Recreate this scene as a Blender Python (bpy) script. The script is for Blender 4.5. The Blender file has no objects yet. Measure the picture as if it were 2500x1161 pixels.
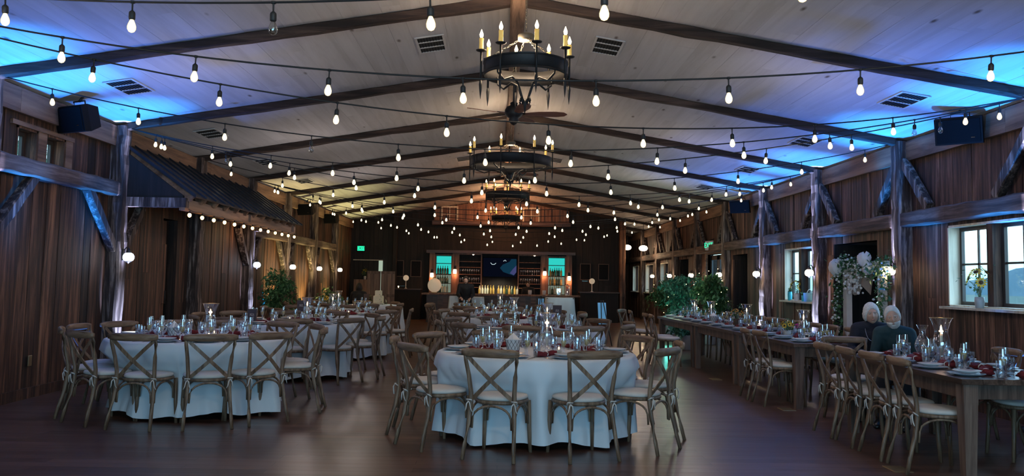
import bpy, math, random
from mathutils import Vector, Matrix, Euler
random.seed(7)
PI = math.pi
S = bpy.context.scene
COL = S.collection
R = math.radians

# ------------------------------------------------------------------ mesh helpers
class MB:
    def __init__(self):
        self.v = []; self.f = []; self.sm = []; self.tone = []; self.mi = []
        self.t = 0.5; self.m = 0
    def add(self, vs, fs, smooth=False, M=None):
        b = len(self.v)
        for p in vs:
            p = Vector(p)
            self.v.append(tuple(M @ p) if M is not None else tuple(p))
        for f in fs:
            self.f.append(tuple(i + b for i in f)); self.sm.append(smooth)
            self.tone.append(self.t); self.mi.append(self.m)
        return self
    def box(self, x0, x1, y0, y1, z0, z1, M=None):
        vs = [(x0,y0,z0),(x1,y0,z0),(x1,y1,z0),(x0,y1,z0),(x0,y0,z1),(x1,y0,z1),(x1,y1,z1),(x0,y1,z1)]
        fs = [(0,3,2,1),(4,5,6,7),(0,1,5,4),(1,2,6,5),(2,3,7,6),(3,0,4,7)]
        return self.add(vs, fs, False, M)
    def bbox(self, cx, cy, cz, sx, sy, sz, b=0.01, M=None):
        # box with chamfered vertical+horizontal edges (octagonal section swept three ways approximated)
        x, y, z = sx/2, sy/2, sz/2
        b = min(b, x*.49, y*.49, z*.49)
        rings = []
        for zz, ins in ((-z, b), (-z+b, 0), (z-b, 0), (z, b)):
            X, Y = x-ins, y-ins
            bb = b
            rings.append([(X-bb,-Y),(X,-Y+bb),(X,Y-bb),(X-bb,Y),(-X+bb,Y),(-X,Y-bb),(-X,-Y+bb),(-X+bb,-Y)])
            rings[-1] = [(cx+p[0], cy+p[1], cz+zz) for p in rings[-1]]
        vs = [p for r in rings for p in r]; fs = []
        for k in range(3):
            for i in range(8):
                j = (i+1) % 8
                fs.append((k*8+i, k*8+j, k*8+8+j, k*8+8+i))
        fs.append(tuple(range(7,-1,-1))); fs.append(tuple(24+i for i in range(8)))
        return self.add(vs, fs, False, M)
    def lathe(self, prof, n=24, cap0=True, cap1=True, M=None, smooth=True):
        vs = []; fs = []
        for (r, z) in prof:
            for i in range(n):
                a = 2*PI*i/n
                vs.append((r*math.cos(a), r*math.sin(a), z))
        for k in range(len(prof)-1):
            for i in range(n):
                j = (i+1) % n
                fs.append((k*n+i, k*n+j, (k+1)*n+j, (k+1)*n+i))
        if cap0: fs.append(tuple(range(n-1,-1,-1)))
        if cap1: fs.append(tuple((len(prof)-1)*n+i for i in range(n)))
        return self.add(vs, fs, smooth, M)
    def sweep(self, path, secs, M=None, smooth=False, closed=False, up=(0,0,1), caps=True):
        # secs: list (or single) of 2D section point lists; frame from the tangent and an up hint
        n = len(path); P = [Vector(p) for p in path]
        if not isinstance(secs[0][0], (list, tuple)): secs = [secs]*n
        m = len(secs[0]); vs = []; fs = []
        prevs = None
        for i in range(n):
            if closed: t = P[(i+1) % n] - P[i-1]
            else: t = P[min(i+1, n-1)] - P[max(i-1, 0)]
            t.normalize()
            u = Vector(up) if prevs is None else prevs
            if abs(t.dot(u)) > .97 and prevs is None: u = Vector((1,0,0))
            s = t.cross(u).normalized(); u2 = s.cross(t).normalized(); 
            if up is None or prevs is not None: prevs = u2
            for (a, b) in secs[i]:
                q = P[i] + s*a + u2*b
                vs.append(tuple(q))
        rng = n if closed else n-1
        for i in range(rng):
            for j in range(m):
                k = (j+1) % m; i2 = (i+1) % n
                fs.append((i*m+j, i2*m+j, i2*m+k, i*m+k))
        if not closed and caps:
            fs.append(tuple(range(m))); fs.append(tuple((n-1)*m+j for j in range(m-1,-1,-1)))
        return self.add(vs, fs, smooth, M)
    def tube(self, path, r, n=8, M=None, closed=False, up=(0,0,1)):
        rs = r if isinstance(r, (list, tuple)) else [r]*len(path)
        secs = [[(q*math.cos(2*PI*i/n), q*math.sin(2*PI*i/n)) for i in range(n)] for q in rs]
        return self.sweep(path, secs, M, True, closed, up)
    def bar(self, p0, p1, w, h, M=None, up=(0,0,1)):
        return self.sweep([p0, p1], [(-w/2,-h/2),(w/2,-h/2),(w/2,h/2),(-w/2,h/2)], M, False, False, up)
    def ball(self, c, rx, ry=None, rz=None, n=14, k=8, M=None):
        ry = rx if ry is None else ry; rz = rx if rz is None else rz
        vs = [(c[0], c[1], c[2]-rz)]; fs = []
        for a in range(1, k):
            ph = -PI/2 + PI*a/k
            for i in range(n):
                th = 2*PI*i/n
                vs.append((c[0]+rx*math.cos(ph)*math.cos(th), c[1]+ry*math.cos(ph)*math.sin(th), c[2]+rz*math.sin(ph)))
        vs.append((c[0], c[1], c[2]+rz))
        for i in range(n):
            fs.append((0, 1+(i+1) % n, 1+i))
            fs.append((len(vs)-1, 1+(k-2)*n+i, 1+(k-2)*n+(i+1) % n))
        for a in range(k-2):
            for i in range(n):
                j = (i+1) % n
                fs.append((1+a*n+i, 1+a*n+j, 1+(a+1)*n+j, 1+(a+1)*n+i))
        return self.add(vs, fs, True, M)
    def mesh(self, name, mat):
        me = bpy.data.meshes.new(name)
        me.from_pydata(self.v, [], self.f)
        me.polygons.foreach_set('use_smooth', self.sm)
        at = me.attributes.new('tone', 'FLOAT', 'FACE')
        at.data.foreach_set('value', self.tone)
        for mm in (mat if isinstance(mat, (list, tuple)) else [mat]): me.materials.append(mm)
        me.polygons.foreach_set('material_index', self.mi)
        me.update()
        return me
    def build(self, name, mat, parent=None):
        return link(name, self.mesh(name, mat), parent)

def link(name, data, parent=None):
    o = bpy.data.objects.new(name, data); COL.objects.link(o)
    if parent is not None: o.parent = parent
    return o
def tag(o, label=None, cat=None, group=None, kind=None):
    if label: o['label'] = label
    if cat: o['category'] = cat
    if group: o['group'] = group
    if kind: o['kind'] = kind
    return o
def thing(name, label, cat, loc=(0,0,0), rz=0, group=None):
    o = link(name, None); o.location = loc; o.rotation_euler = (0,0,rz); o.empty_display_size = .05
    return tag(o, label, cat, group)
def copy_tree(o, parent=None):
    c = o.copy(); COL.objects.link(c)
    if parent is not None: c.parent = parent
    for ch in KIDS(o): copy_tree(ch, c)
    return c
def KIDS(o): return [x for x in o.children]
class Proto:
    """keeps the first thing and hands it out once, then copies"""
    def __init__(self, maker): self.maker = maker; self.o = None
    def place(self, loc, rz, label, group=None, cat=None):
        if self.o is None:
            self.o = self.maker(); c = self.o
        else:
            c = copy_tree(self.o)
        c.location = loc; c.rotation_euler = (0,0,rz); c['label'] = label
        if group: c['group'] = group
        elif 'group' in c.keys(): del c['group']
        return c

# ------------------------------------------------------------------ materials
def newmat(name):
    m = bpy.data.materials.new(name); m.use_nodes = True
    nt = m.node_tree; nt.nodes.clear()
    out = nt.nodes.new('ShaderNodeOutputMaterial')
    return m, nt, out
def N(nt, t, **kw):
    n = nt.nodes.new(t)
    for k, v in kw.items():
        if k in n.inputs.keys() and not hasattr(n, k): n.inputs[k].default_value = v
        else: setattr(n, k, v)
    return n
def pbsdf(nt, out, col=(.5,.5,.5), rough=.5, metal=0., **kw):
    b = nt.nodes.new('ShaderNodeBsdfPrincipled')
    b.inputs['Base Color'].default_value = (*col, 1)
    b.inputs['Roughness'].default_value = rough
    b.inputs['Metallic'].default_value = metal
    for k, v in kw.items(): b.inputs[k.replace('_', ' ')].default_value = v
    nt.links.new(b.outputs[0], out.inputs[0])
    return b
def plain(name, col, rough=.5, metal=0., var=.12, scale=8., bump=0., **kw):
    m, nt, out = newmat(name); b = pbsdf(nt, out, col, rough, metal, **kw)
    tc = N(nt, 'ShaderNodeTexCoord'); no = N(nt, 'ShaderNodeTexNoise')
    no.inputs['Scale'].default_value = scale; no.inputs['Detail'].default_value = 4
    nt.links.new(tc.outputs['Object'], no.inputs['Vector'])
    mx = N(nt, 'ShaderNodeMix', data_type='RGBA')
    mx.inputs[6].default_value = (*[max(0, c*(1-var)) for c in col], 1)
    mx.inputs[7].default_value = (*[min(1, c*(1+var)) for c in col], 1)
    nt.links.new(no.outputs[0], mx.inputs[0]); nt.links.new(mx.outputs[2], b.inputs['Base Color'])
    if bump:
        bp = N(nt, 'ShaderNodeBump'); bp.inputs['Strength'].default_value = bump; bp.inputs['Distance'].default_value = .01
        nt.links.new(no.outputs[0], bp.inputs['Height']); nt.links.new(bp.outputs[0], b.inputs['Normal'])
    return m
def emis(name, col, s):
    m, nt, out = newmat(name); e = N(nt, 'ShaderNodeEmission')
    e.inputs[0].default_value = (*col, 1); e.inputs[1].default_value = s
    nt.links.new(e.outputs[0], out.inputs[0]); return m
def wood(name, dark, mid, light, axis=2, rough=.7, fine=1., knots=False, bump=.4, tonegain=1.1, coat=0.):
    m, nt, out = newmat(name); b = pbsdf(nt, out, mid, rough)
    L = nt.links.new
    tc = N(nt, 'ShaderNodeTexCoord'); at = N(nt, 'ShaderNodeAttribute', attribute_name='tone')
    oi = N(nt, 'ShaderNodeObjectInfo')
    sc = [14*fine]*3; sc[axis] = .9*fine
    mp = N(nt, 'ShaderNodeMapping'); mp.inputs['Scale'].default_value = sc
    L(tc.outputs['Object'], mp.inputs[0])
    ad = N(nt, 'ShaderNodeMath', operation='ADD'); L(at.outputs['Fac'], ad.inputs[0]); L(oi.outputs['Random'], ad.inputs[1])
    ml = N(nt, 'ShaderNodeMath', operation='MULTIPLY'); L(ad.outputs[0], ml.inputs[0]); ml.inputs[1].default_value = 53.
    va = N(nt, 'ShaderNodeVectorMath', operation='ADD'); L(mp.outputs[0], va.inputs[0]); L(ml.outputs[0], va.inputs[1])
    n1 = N(nt, 'ShaderNodeTexNoise'); n1.inputs['Scale'].default_value = 1.; n1.inputs['Detail'].default_value = 7; n1.inputs['Roughness'].default_value = .65
    n1.inputs['Distortion'].default_value = .35
    L(va.outputs[0], n1.inputs['Vector'])
    cr = N(nt, 'ShaderNodeValToRGB'); e = cr.color_ramp.elements
    e[0].position = .36; e[0].color = (*dark, 1); e[1].position = .68; e[1].color = (*light, 1)
    k = e.new(.5); k.color = (*mid, 1)
    L(n1.outputs[0], cr.inputs[0])
    # board to board tone
    tm = N(nt, 'ShaderNodeMapRange'); tm.inputs[3].default_value = 1-.55*tonegain*.9; tm.inputs[4].default_value = 1+.6*tonegain
    L(at.outputs['Fac'], tm.inputs[0])
    vs = N(nt, 'ShaderNodeVectorMath', operation='SCALE'); L(cr.outputs[0], vs.inputs[0]); L(tm.outputs[0], vs.inputs[3])
    last = vs.outputs[0]
    if knots:
        vo = N(nt, 'ShaderNodeTexVoronoi'); 
        ks = [6.]*3; ks[axis] = 2.2
        m2 = N(nt, 'ShaderNodeMapping'); m2.inputs['Scale'].default_value = ks
        L(tc.outputs['Object'], m2.inputs[0]); L(m2.outputs[0], vo.inputs['Vector']); vo.inputs['Scale'].default_value = .55
        kr = N(nt, 'ShaderNodeValToRGB'); kr.color_ramp.elements[0].position = .03; kr.color_ramp.elements[0].color = (.25,.2,.16,1)
        kr.color_ramp.elements[1].position = .10; kr.color_ramp.elements[1].color = (1,1,1,1)
        L(vo.outputs['Distance'], kr.inputs[0])
        vm = N(nt, 'ShaderNodeVectorMath', operation='MULTIPLY'); L(last, vm.inputs[0]); L(kr.outputs[0], vm.inputs[1]); last = vm.outputs[0]
    L(last, b.inputs['Base Color'])
    if coat: b.inputs['Coat Weight'].default_value = coat; b.inputs['Coat Roughness'].default_value = .15
    bp = N(nt, 'ShaderNodeBump'); bp.inputs['Strength'].default_value = bump; bp.inputs['Distance'].default_value = .008
    L(n1.outputs[0], bp.inputs['Height']); L(bp.outputs[0], b.inputs['Normal'])
    return m
def glassmat(name, tint=(1,1,1), refl=.9, base=.06, rough=.02, top=.75):
    # thin clear glass: see-through with mirror glints that grow at the rim
    m, nt, out = newmat(name); L = nt.links.new
    tr = N(nt, 'ShaderNodeBsdfTransparent'); tr.inputs[0].default_value = (*tint, 1)
    gl = N(nt, 'ShaderNodeBsdfGlossy'); gl.inputs['Color'].default_value = (refl, refl, refl, 1); gl.inputs['Roughness'].default_value = rough
    lw = N(nt, 'ShaderNodeLayerWeight'); lw.inputs[0].default_value = .35
    mr = N(nt, 'ShaderNodeMapRange'); mr.inputs[3].default_value = base; mr.inputs[4].default_value = top
    L(lw.outputs['Facing'], mr.inputs[0])
    mx = N(nt, 'ShaderNodeMixShader'); L(mr.outputs[0], mx.inputs[0]); L(tr.outputs[0], mx.inputs[1]); L(gl.outputs[0], mx.inputs[2])
    L(mx.outputs[0], out.inputs[0]); return m

W_WALL = wood('barn_board', (.010,.004,.002), (.056,.022,.0115), (.23,.105,.055), 2, .7, 1., tonegain=1.4)
W_WALLR = wood('barn_board_lilac_lit', (.010,.0045,.003), (.053,.0235,.0155), (.20,.105,.07), 2, .7, 1., tonegain=1.4)  # same boards as the left wall, lilac light mixed into the colour
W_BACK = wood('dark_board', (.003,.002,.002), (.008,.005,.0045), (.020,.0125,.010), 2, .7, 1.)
W_CEIL = wood('whitewashed_board', (.51,.485,.475), (.575,.55,.545), (.62,.595,.59), 1, .75, .5, knots=True, bump=.12, tonegain=.11)
W_BEAMX = wood('rafter_timber', (.010,.005,.004), (.028,.015,.011), (.085,.052,.04), 0, .8, .8)
W_BEAMY = wood('hewn_timber', (.022,.012,.009), (.085,.052,.04), (.22,.15,.12), 1, .8, .8)
W_POST = wood('post_timber', (.012,.007,.006), (.05,.032,.027), (.34,.27,.24), 2, .8, 1.1, bump=1.)
W_TRIMY = wood('eave_board', (.07,.035,.02), (.16,.085,.05), (.26,.15,.09), 1, .7, .6)
W_PALE = wood('pale_pine', (.38,.34,.26), (.52,.47,.37), (.62,.57,.46), 2, .6, .8)
W_CHAIR = wood('weathered_oak', (.075,.042,.024), (.165,.102,.062), (.27,.185,.12), 2, .5, 2., bump=.15)
W_CHAIRH = wood('weathered_oak_rail', (.09,.048,.027), (.19,.115,.068), (.29,.19,.12), 0, .5, 2., bump=.15)
W_TABLE = wood('farm_table_wood', (.035,.02,.015), (.085,.05,.036), (.15,.095,.07), 1, .32, 1.3, bump=.1)
W_TABLEV = wood('farm_leg_wood', (.05,.03,.022), (.11,.068,.05), (.18,.12,.09), 2, .5, 1.3, bump=.1)
W_BAR = wood('bar_wood', (.03,.014,.009), (.075,.036,.022), (.13,.07,.045), 0, .4, 1.)
W_BARV = wood('bar_post_wood', (.07,.03,.016), (.16,.075,.042), (.26,.14,.08), 2, .5, 1.)
W_SCREEN = wood('screen_wood', (.10,.055,.035), (.19,.11,.075), (.28,.17,.12), 2, .6, 1.)
W_FAN = wood('fan_blade_wood', (.13,.05,.03), (.24,.10,.065), (.32,.15,.10), 0, .4, 2.)
BLACK = plain('black_iron', (.016,.016,.018), .5, .3, .3, 20)
IRON = plain('chandelier_iron', (.028,.027,.028), .55, .5, .3, 14, .2)
BRONZE = plain('aged_silver', (.16,.14,.11), .5, .6, .3, 30)
PLASTIC = plain('black_plastic', (.007,.007,.008), .6, 0, .1, 30, Specular_IOR_Level=.12)
GRILLE = plain('speaker_grille', (.005,.005,.006), .9, 0, .5, 200, Specular_IOR_Level=.1)
WIRE = plain('black_cable', (.012,.012,.012), .6)
LINEN = plain('white_linen', (.66,.72,.76), .85, 0, .05, 3, .05)
CUSH = plain('ivory_canvas', (.62,.58,.53), .9, 0, .08, 25, .1)
PLATE = plain('white_glaze', (.72,.74,.76), .18, 0, .03)
PLATE2 = plain('slate_blue_glaze', (.30,.36,.42), .25, 0, .1)
NAPKIN = plain('burgundy_cloth', (.15,.009,.014), .85, 0, .3, 25, .2)
PAPER = plain('white_paper', (.75,.73,.7), .8)
STEEL = plain('polished_steel', (.6,.58,.56), .2, 1., .05)
BRASS = plain('brushed_brass', (.55,.42,.24), .35, .9, .1)
GLASS = glassmat('clear_glass', (.95,.97,1.), 1., .19)
GLASSW = glassmat('window_glass', (.93,.98,1.), .8, .03, .02, .16)
WATER = glassmat('iced_water', (.80,.90,.95), 1., .16, .08)
CHAMP = plain('pale_champagne', (.75,.62,.25), .15, 0, .1, 20, Alpha=.65)
def bulb_glow(name, core, rim, s0, s1):
    m, nt, out = newmat(name); L = nt.links.new
    e1 = N(nt, 'ShaderNodeEmission'); e1.inputs[0].default_value = (*core, 1); e1.inputs[1].default_value = s0
    e2 = N(nt, 'ShaderNodeEmission'); e2.inputs[0].default_value = (*rim, 1); e2.inputs[1].default_value = s1
    lw = N(nt, 'ShaderNodeLayerWeight'); lw.inputs[0].default_value = .5
    mx = N(nt, 'ShaderNodeMixShader'); L(lw.outputs['Facing'], mx.inputs[0]); L(e1.outputs[0], mx.inputs[1]); L(e2.outputs[0], mx.inputs[2])
    L(mx.outputs[0], out.inputs[0]); return m
BULB_ON = bulb_glow('glowing_filament_bulb', (1., .90, .62), (.95, .62, .16), 3.2, .55)
BULB_OFF = glassmat('unlit_bulb_glass', (.85,.82,.75), .8, .15)
BULB_WARM = emis('glowing_orange_bulb', (1., .52, .18), 14.)
FLAME = emis('candle_flame', (1., .62, .26), 12.)
OPAL_W = emis('lit_opal_glass', (1., .80, .58), 4.5)
OPAL_B = emis('lit_clear_globe', (.72, .84, 1.), 3.2)
OPAL_O = emis('lit_orange_shade', (1., .62, .36), 5.)
WAX = plain('ivory_wax', (.80,.76,.66), .5, 0, .05, Subsurface_Weight=.2)
WAXY = plain('honey_wax', (.85,.55,.16), .5, 0, .2, 40, Emission_Color=(1.,.62,.15,1), Emission_Strength=.35)
GLASSGRN = plain('dark_green_glass', (.02,.05,.03), .12, 0, .2)
AMBERGL = plain('amber_bottle_glass', (.45,.30,.08), .12, 0, .3, 30)
CLEARB = plain('pale_bottle_glass', (.60,.62,.50), .12, 0, .2, 30, Alpha=.75)
METALROOF = plain('standing_seam_metal', (.05,.055,.07), .38, .8, .2, 4)
VENTW = plain('white_vent_metal', (.62,.60,.58), .5)
DARK = plain('vent_void', (.02,.02,.02), .9)
LEAF = plain('leaf_green', (.06,.15,.05), .5, 0, .5, 9)
LEAFT = plain('leaf_teal_lit', (.05,.20,.13), .5, 0, .5, 9)  # leaf green shifted to teal, the teal light is in the colour
BARK = plain('brown_bark', (.09,.055,.035), .9, 0, .3, 20, .4)
WHITEFL = plain('white_petals', (.78,.76,.74), .8, 0, .08, 20, .3)
YELLOWFL = plain('yellow_petals', (.85,.52,.03), .7, 0, .2, 30)
SEEDHEAD = plain('brown_seedhead', (.07,.035,.015), .9)
POTG = plain('grey_ceramic', (.40,.42,.44), .5)
POTW = plain('white_enamel', (.7,.72,.74), .4)
TEALJ = plain('teal_glaze', (.05,.42,.50), .4)
# ------------------------------------------------------------------ camera (2500 x 1161)
F_, CX, CY = 2100., 1250., 525.
Yc = Vector((1222-CX, -(682-CY), -F_)).normalized()
Zc = Vector((1754-CX, CY+27300, -F_)); Zc -= Yc*Zc.dot(Yc); Zc.normalize()
Xc = Yc.cross(Zc)
EYE = Vector((0, 0, 1.43))
cam = bpy.data.cameras.new('camera'); co = link('camera', cam)
rot = Matrix((Xc, Yc, Zc))            # rows: world axes seen from the camera -> columns are camera axes in world
co.matrix_world = Matrix.Translation(EYE) @ rot.to_4x4()
cam.sensor_fit = 'HORIZONTAL'; cam.sensor_width = 36.; cam.lens = 36.*F_/2500.
cam.shift_x = 0.; cam.shift_y = (CY-580.5)/2500.
cam.clip_start = .05; cam.clip_end = 600
S.camera = co

# ------------------------------------------------------------------ room numbers
XL, XR = -5.34, 5.62
ZE, XA, ZA = 3.45, .13, 4.36
SLL = (ZA-ZE)/(XA-XL); SLR = (ZA-ZE)/(XR-XA)
T = [8.7+3.08*(i-1) for i in range(0, 12)]      # T[1] is the first rafter in view
def TY(i): return 8.7+3.08*(i-1)
YB = 30.6; YEND = 38.; YF = -3.
def ceilz(x): return ZA-SLL*(XA-x) if x < XA else ZA-SLR*(x-XA)
def struct(name, mb, mat, parent=None):
    o = mb.build(name, mat, parent)
    if parent is None: o['kind'] = 'structure'
    return o
trim_n = [0]
def trim(mb, mat):
    trim_n[0] += 1
    return struct('trim_%d' % trim_n[0], mb, mat)

# floor: planks run across the room
def floor_mat():
    m, nt, out = newmat('dark_plank_floor'); L = nt.links.new
    b = pbsdf(nt, out, (.05,.03,.025), .26)
    tc = N(nt, 'ShaderNodeTexCoord'); mp = N(nt, 'ShaderNodeMapping'); L(tc.outputs['Object'], mp.inputs[0])
    br = N(nt, 'ShaderNodeTexBrick'); br.offset = .37; br.inputs['Scale'].default_value = 1.
    br.inputs['Brick Width'].default_value = 1.7; br.inputs['Row Height'].default_value = .13
    br.inputs['Mortar Size'].default_value = .0025; br.inputs['Mortar Smooth'].default_value = .3; br.inputs['Bias'].default_value = 0.
    br.inputs['Color1'].default_value = (.072,.035,.026,1); br.inputs['Color2'].default_value = (.14,.072,.054,1); br.inputs['Mortar'].default_value = (.012,.008,.007,1)
    L(mp.outputs[0], br.inputs['Vector'])
    m2 = N(nt, 'ShaderNodeMapping'); m2.inputs['Scale'].default_value = (.8, 16, 1); L(tc.outputs['Object'], m2.inputs[0])
    no = N(nt, 'ShaderNodeTexNoise'); no.inputs['Detail'].default_value = 6; no.inputs['Scale'].default_value = 1.3; L(m2.outputs[0], no.inputs['Vector'])
    mr = N(nt, 'ShaderNodeMapRange'); mr.inputs[3].default_value = .55; mr.inputs[4].default_value = 1.5; L(no.outputs[0], mr.inputs[0])
    vs = N(nt, 'ShaderNodeVectorMath', operation='SCALE'); L(br.outputs['Color'], vs.inputs[0]); L(mr.outputs[0], vs.inputs[3])
    L(vs.outputs[0], b.inputs['Base Color'])
    r2 = N(nt, 'ShaderNodeMapRange'); r2.inputs[3].default_value = .22; r2.inputs[4].default_value = .42; L(no.outputs[0], r2.inputs[0]); L(r2.outputs[0], b.inputs['Roughness'])
    bp = N(nt, 'ShaderNodeBump'); bp.inputs['Strength'].default_value = .35; bp.inputs['Distance'].default_value = .004
    ad = N(nt, 'ShaderNodeMath', operation='ADD'); mu = N(nt, 'ShaderNodeMath', operation='MULTIPLY'); mu.inputs[1].default_value = -1.5
    L(br.outputs['Fac'], mu.inputs[0]); L(mu.outputs[0], ad.inputs[0]); L(no.outputs[0], ad.inputs[1]); L(ad.outputs[0], bp.inputs['Height'])
    L(bp.outputs[0], b.inputs['Normal'])
    return m
struct('floor', MB().box(XL-.4, XR+.4, YF-.2, YEND+.2, -.2, 0), floor_mat())

# ceiling: long whitewashed boards, each board a slab, two slopes
cb = MB()
def slope_boards(x0, z0, x1, z1):
    n = int(round(math.hypot(x1-x0, z1-z0)/.2))
    nx, nz = -(z1-z0), (x1-x0); l = math.hypot(nx, nz); nx /= l; nz /= l
    if nz < 0: nx, nz = -nx, -nz
    for i in range(n):
        a, b = i/n+.0001, (i+1)/n-.0001
        y = YF-random.uniform(0, 3)
        while y < YEND:
            y2 = y+random.uniform(3.2, 4.8)
            cb.t = random.random()
            d = random.uniform(0, .0032)
            ax, az = x0+(x1-x0)*a+nx*d, z0+(z1-z0)*a+nz*d
            bx, bz = x0+(x1-x0)*b+nx*d, z0+(z1-z0)*b+nz*d
            ya, yb = max(y, YF), min(y2-.001, YEND)
            if yb > ya:
                vs = [(ax,ya,az),(bx,ya,bz),(bx,yb,bz),(ax,yb,az)]
                vs += [(p[0]+nx*.02, p[1], p[2]+nz*.02) for p in vs]
                cb.add(vs, [(0,1,2,3),(4,7,6,5),(0,4,5,1),(1,5,6,2),(2,6,7,3),(3,7,4,0)])
            y = y2
slope_boards(XL-.3, ceilz(XL-.3), XA, ZA); slope_boards(XA, ZA, XR+.3, ceilz(XR+.3))
cb.t = 0
for (xa, xb) in ((XL-.4, XA), (XA, XR+.4)):          # roof deck above the boards
    za, zb = ceilz(xa)+.03, ceilz(xb)+.03
    vs = [(xa,YF-.2,za),(xb,YF-.2,zb),(xb,YEND+.2,zb),(xa,YEND+.2,za)]; vs += [(p[0],p[1],p[2]+.1) for p in vs]
    cb.add(vs, [(0,1,2,3),(4,7,6,5),(0,4,5,1),(1,5,6,2),(2,6,7,3),(3,7,4,0)])
struct('ceiling', cb, W_CEIL)

# board walls
def board_wall(name, mat, ax, pos, inward, a0, a1, z0, ztop, holes, wmin=.12, wmax=.27, th=.16):
    """vertical boards on plane ax=pos ('x' or 'y'); boards stand out towards 'inward'(+1/-1); holes=(a0,a1,z0,z1)"""
    mb = MB()
    cuts = sorted({a0, a1, *[h[0] for h in holes], *[h[1] for h in holes]})
    cuts = [c for c in cuts if a0 <= c <= a1]
    for c0, c1 in zip(cuts[:-1], cuts[1:]):
        a = c0
        while a < c1-1e-6:
            b = a+random.uniform(wmin, wmax)
            if c1-b < wmin*.7: b = c1
            mid = (a+b)/2
            segs = [(z0, None)]
            hs = sorted([h for h in holes if h[0] < mid < h[1]], key=lambda h: h[2])
            zs = []; cur = z0
            for h in hs:
                if h[2] > cur+.01: zs.append((cur, h[2]))
                cur = h[3]
            zs.append((cur, None))
            mb.t = min(1, max(0, random.gauss(.42, .24)))
            d = random.uniform(.004, .022)
            for (s0, s1) in zs:
                parts = []
                if s1 is None:
                    top = ztop(mid) if callable(ztop) else ztop
                    if random.random() < .35 and top-s0 > 2.2:
                        c = s0+random.uniform(.9, top-s0-.7); parts = [(s0, c-.002), (c, top)]
                    else: parts = [(s0, top)]
                else: parts = [(s0, s1)]
                for (u, v) in parts:
                    if len(parts) > 1: mb.t = min(1, max(0, random.gauss(.42, .24)))
                    p0, p1 = sorted((pos-inward*th, pos+inward*d))
                    g = .0025
                    q0, q1 = sorted((pos-inward*th, pos-inward*.01))
                    if ax == 'x':
                        mb.box(p0, p1, a+g, b-g, u, v); t = mb.t; mb.t = 0; mb.box(q0, q1, a, b, u, v); mb.t = t
                    else:
                        mb.box(a+g, b-g, p0, p1, u, v); t = mb.t; mb.t = 0; mb.box(a, b, q0, q1, u, v); mb.t = t
            a = b
    return struct(name, mb, mat)

HL = [(9.38,9.80,2.66,3.02), (9.98,10.42,2.66,3.02), (13.62,14.2,0,2.3)]
board_wall('wall_left', W_WALL, 'x', XL, 1, YF, YB, 0, ceilz(XL)+.02, HL)
HR = [(8.95,10.7,1.2,2.2), (15.3,16.9,1.13,2.13), (12.75,14.45,0,2.12), (19.5,20.7,0,2.12), (21.7,23.35,0,2.2),
      (25.7,27.2,0,2.15), (28.7,30.1,1.05,2.1), (31.5,33.2,1.05,2.1), (34.9,36.4,1.05,2.1)]
board_wall('wall_right', W_WALLR, 'x', XR, -1, YF, YEND, 0, ceilz(XR)+.02, HR)
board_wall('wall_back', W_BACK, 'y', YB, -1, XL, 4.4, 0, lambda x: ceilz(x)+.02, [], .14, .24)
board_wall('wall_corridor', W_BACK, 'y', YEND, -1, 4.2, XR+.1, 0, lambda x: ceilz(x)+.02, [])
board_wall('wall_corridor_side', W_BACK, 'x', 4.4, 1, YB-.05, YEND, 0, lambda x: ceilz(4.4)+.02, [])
board_wall('wall_front', W_WALL, 'y', YF, 1, XL, XR, 0, lambda x: ceilz(x)+.02, [])

# dark rooms behind the openings without glass
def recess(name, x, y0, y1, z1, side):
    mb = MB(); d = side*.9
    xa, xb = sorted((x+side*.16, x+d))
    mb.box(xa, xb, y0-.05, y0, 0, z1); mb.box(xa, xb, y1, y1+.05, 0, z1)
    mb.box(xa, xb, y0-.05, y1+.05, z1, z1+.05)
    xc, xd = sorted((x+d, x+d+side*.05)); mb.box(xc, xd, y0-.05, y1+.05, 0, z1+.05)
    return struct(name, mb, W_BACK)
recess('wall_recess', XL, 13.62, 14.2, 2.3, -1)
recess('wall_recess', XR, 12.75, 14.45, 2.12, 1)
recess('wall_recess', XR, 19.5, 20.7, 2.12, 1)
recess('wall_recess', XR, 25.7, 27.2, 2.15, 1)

# door leaf standing in the left opening
d1 = MB(); d1.t = .7
for k in range(2):
    d1.t = .5+.2*k; d1.box(XL-.14, XL-.1, 13.64+k*.2, 13.835+k*.2, .01, 2.28)
d1.t = .8; d1.box(XL-.1, XL-.07, 13.66, 14.0, .95, 1.9)
do = struct('door_1', d1, W_WALL)
MB().tube([(XL-.1,13.98,.95),(XL-.06,13.98,.95),(XL-.06,13.98,1.15),(XL-.1,13.98,1.15)], .009).build('door_handle', BLACK, do)

# eave boards, ridge
for side, x, y0, y1 in ((-1, XL, YF, YB), (1, XR, YF, YEND)):
    xi = x-side*.03; xo = x-side*.085
    y = y0
    while y < y1:
        y2 = min(y+3.08*2, y1); mb = MB(); mb.t = random.uniform(.5, .8)
        mb.box(min(xi,xo), max(xi,xo), y, y2-.004, ZE-.30, ceilz(xi)-.002 if False else ZE-.03)
        trim(mb, W_TRIMY); y = y2
def wob(p0, p1, w, h, n=14, amp=.008, sag=0.):
    """hewn timber: rectangular section that wanders a little along its length"""
    P0, P1 = Vector(p0), Vector(p1); pts = []; secs = []
    for i in range(n+1):
        f = i/n; q = P0.lerp(P1, f); q.z -= sag*4*f*(1-f)
        pts.append(tuple(q))
        a = w/2+random.uniform(-amp, amp); b = h/2+random.uniform(-amp, amp)
        c = min(a, b)*.25
        secs.append([(a-c,-b),(a,-b+c),(a,b-c),(a-c,b),(-a+c,b),(-a,b-c),(-a,-b+c),(-a+c,-b)])
    mb = MB(); mb.t = random.uniform(.3, .75); mb.sweep(pts, secs); return mb
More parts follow.
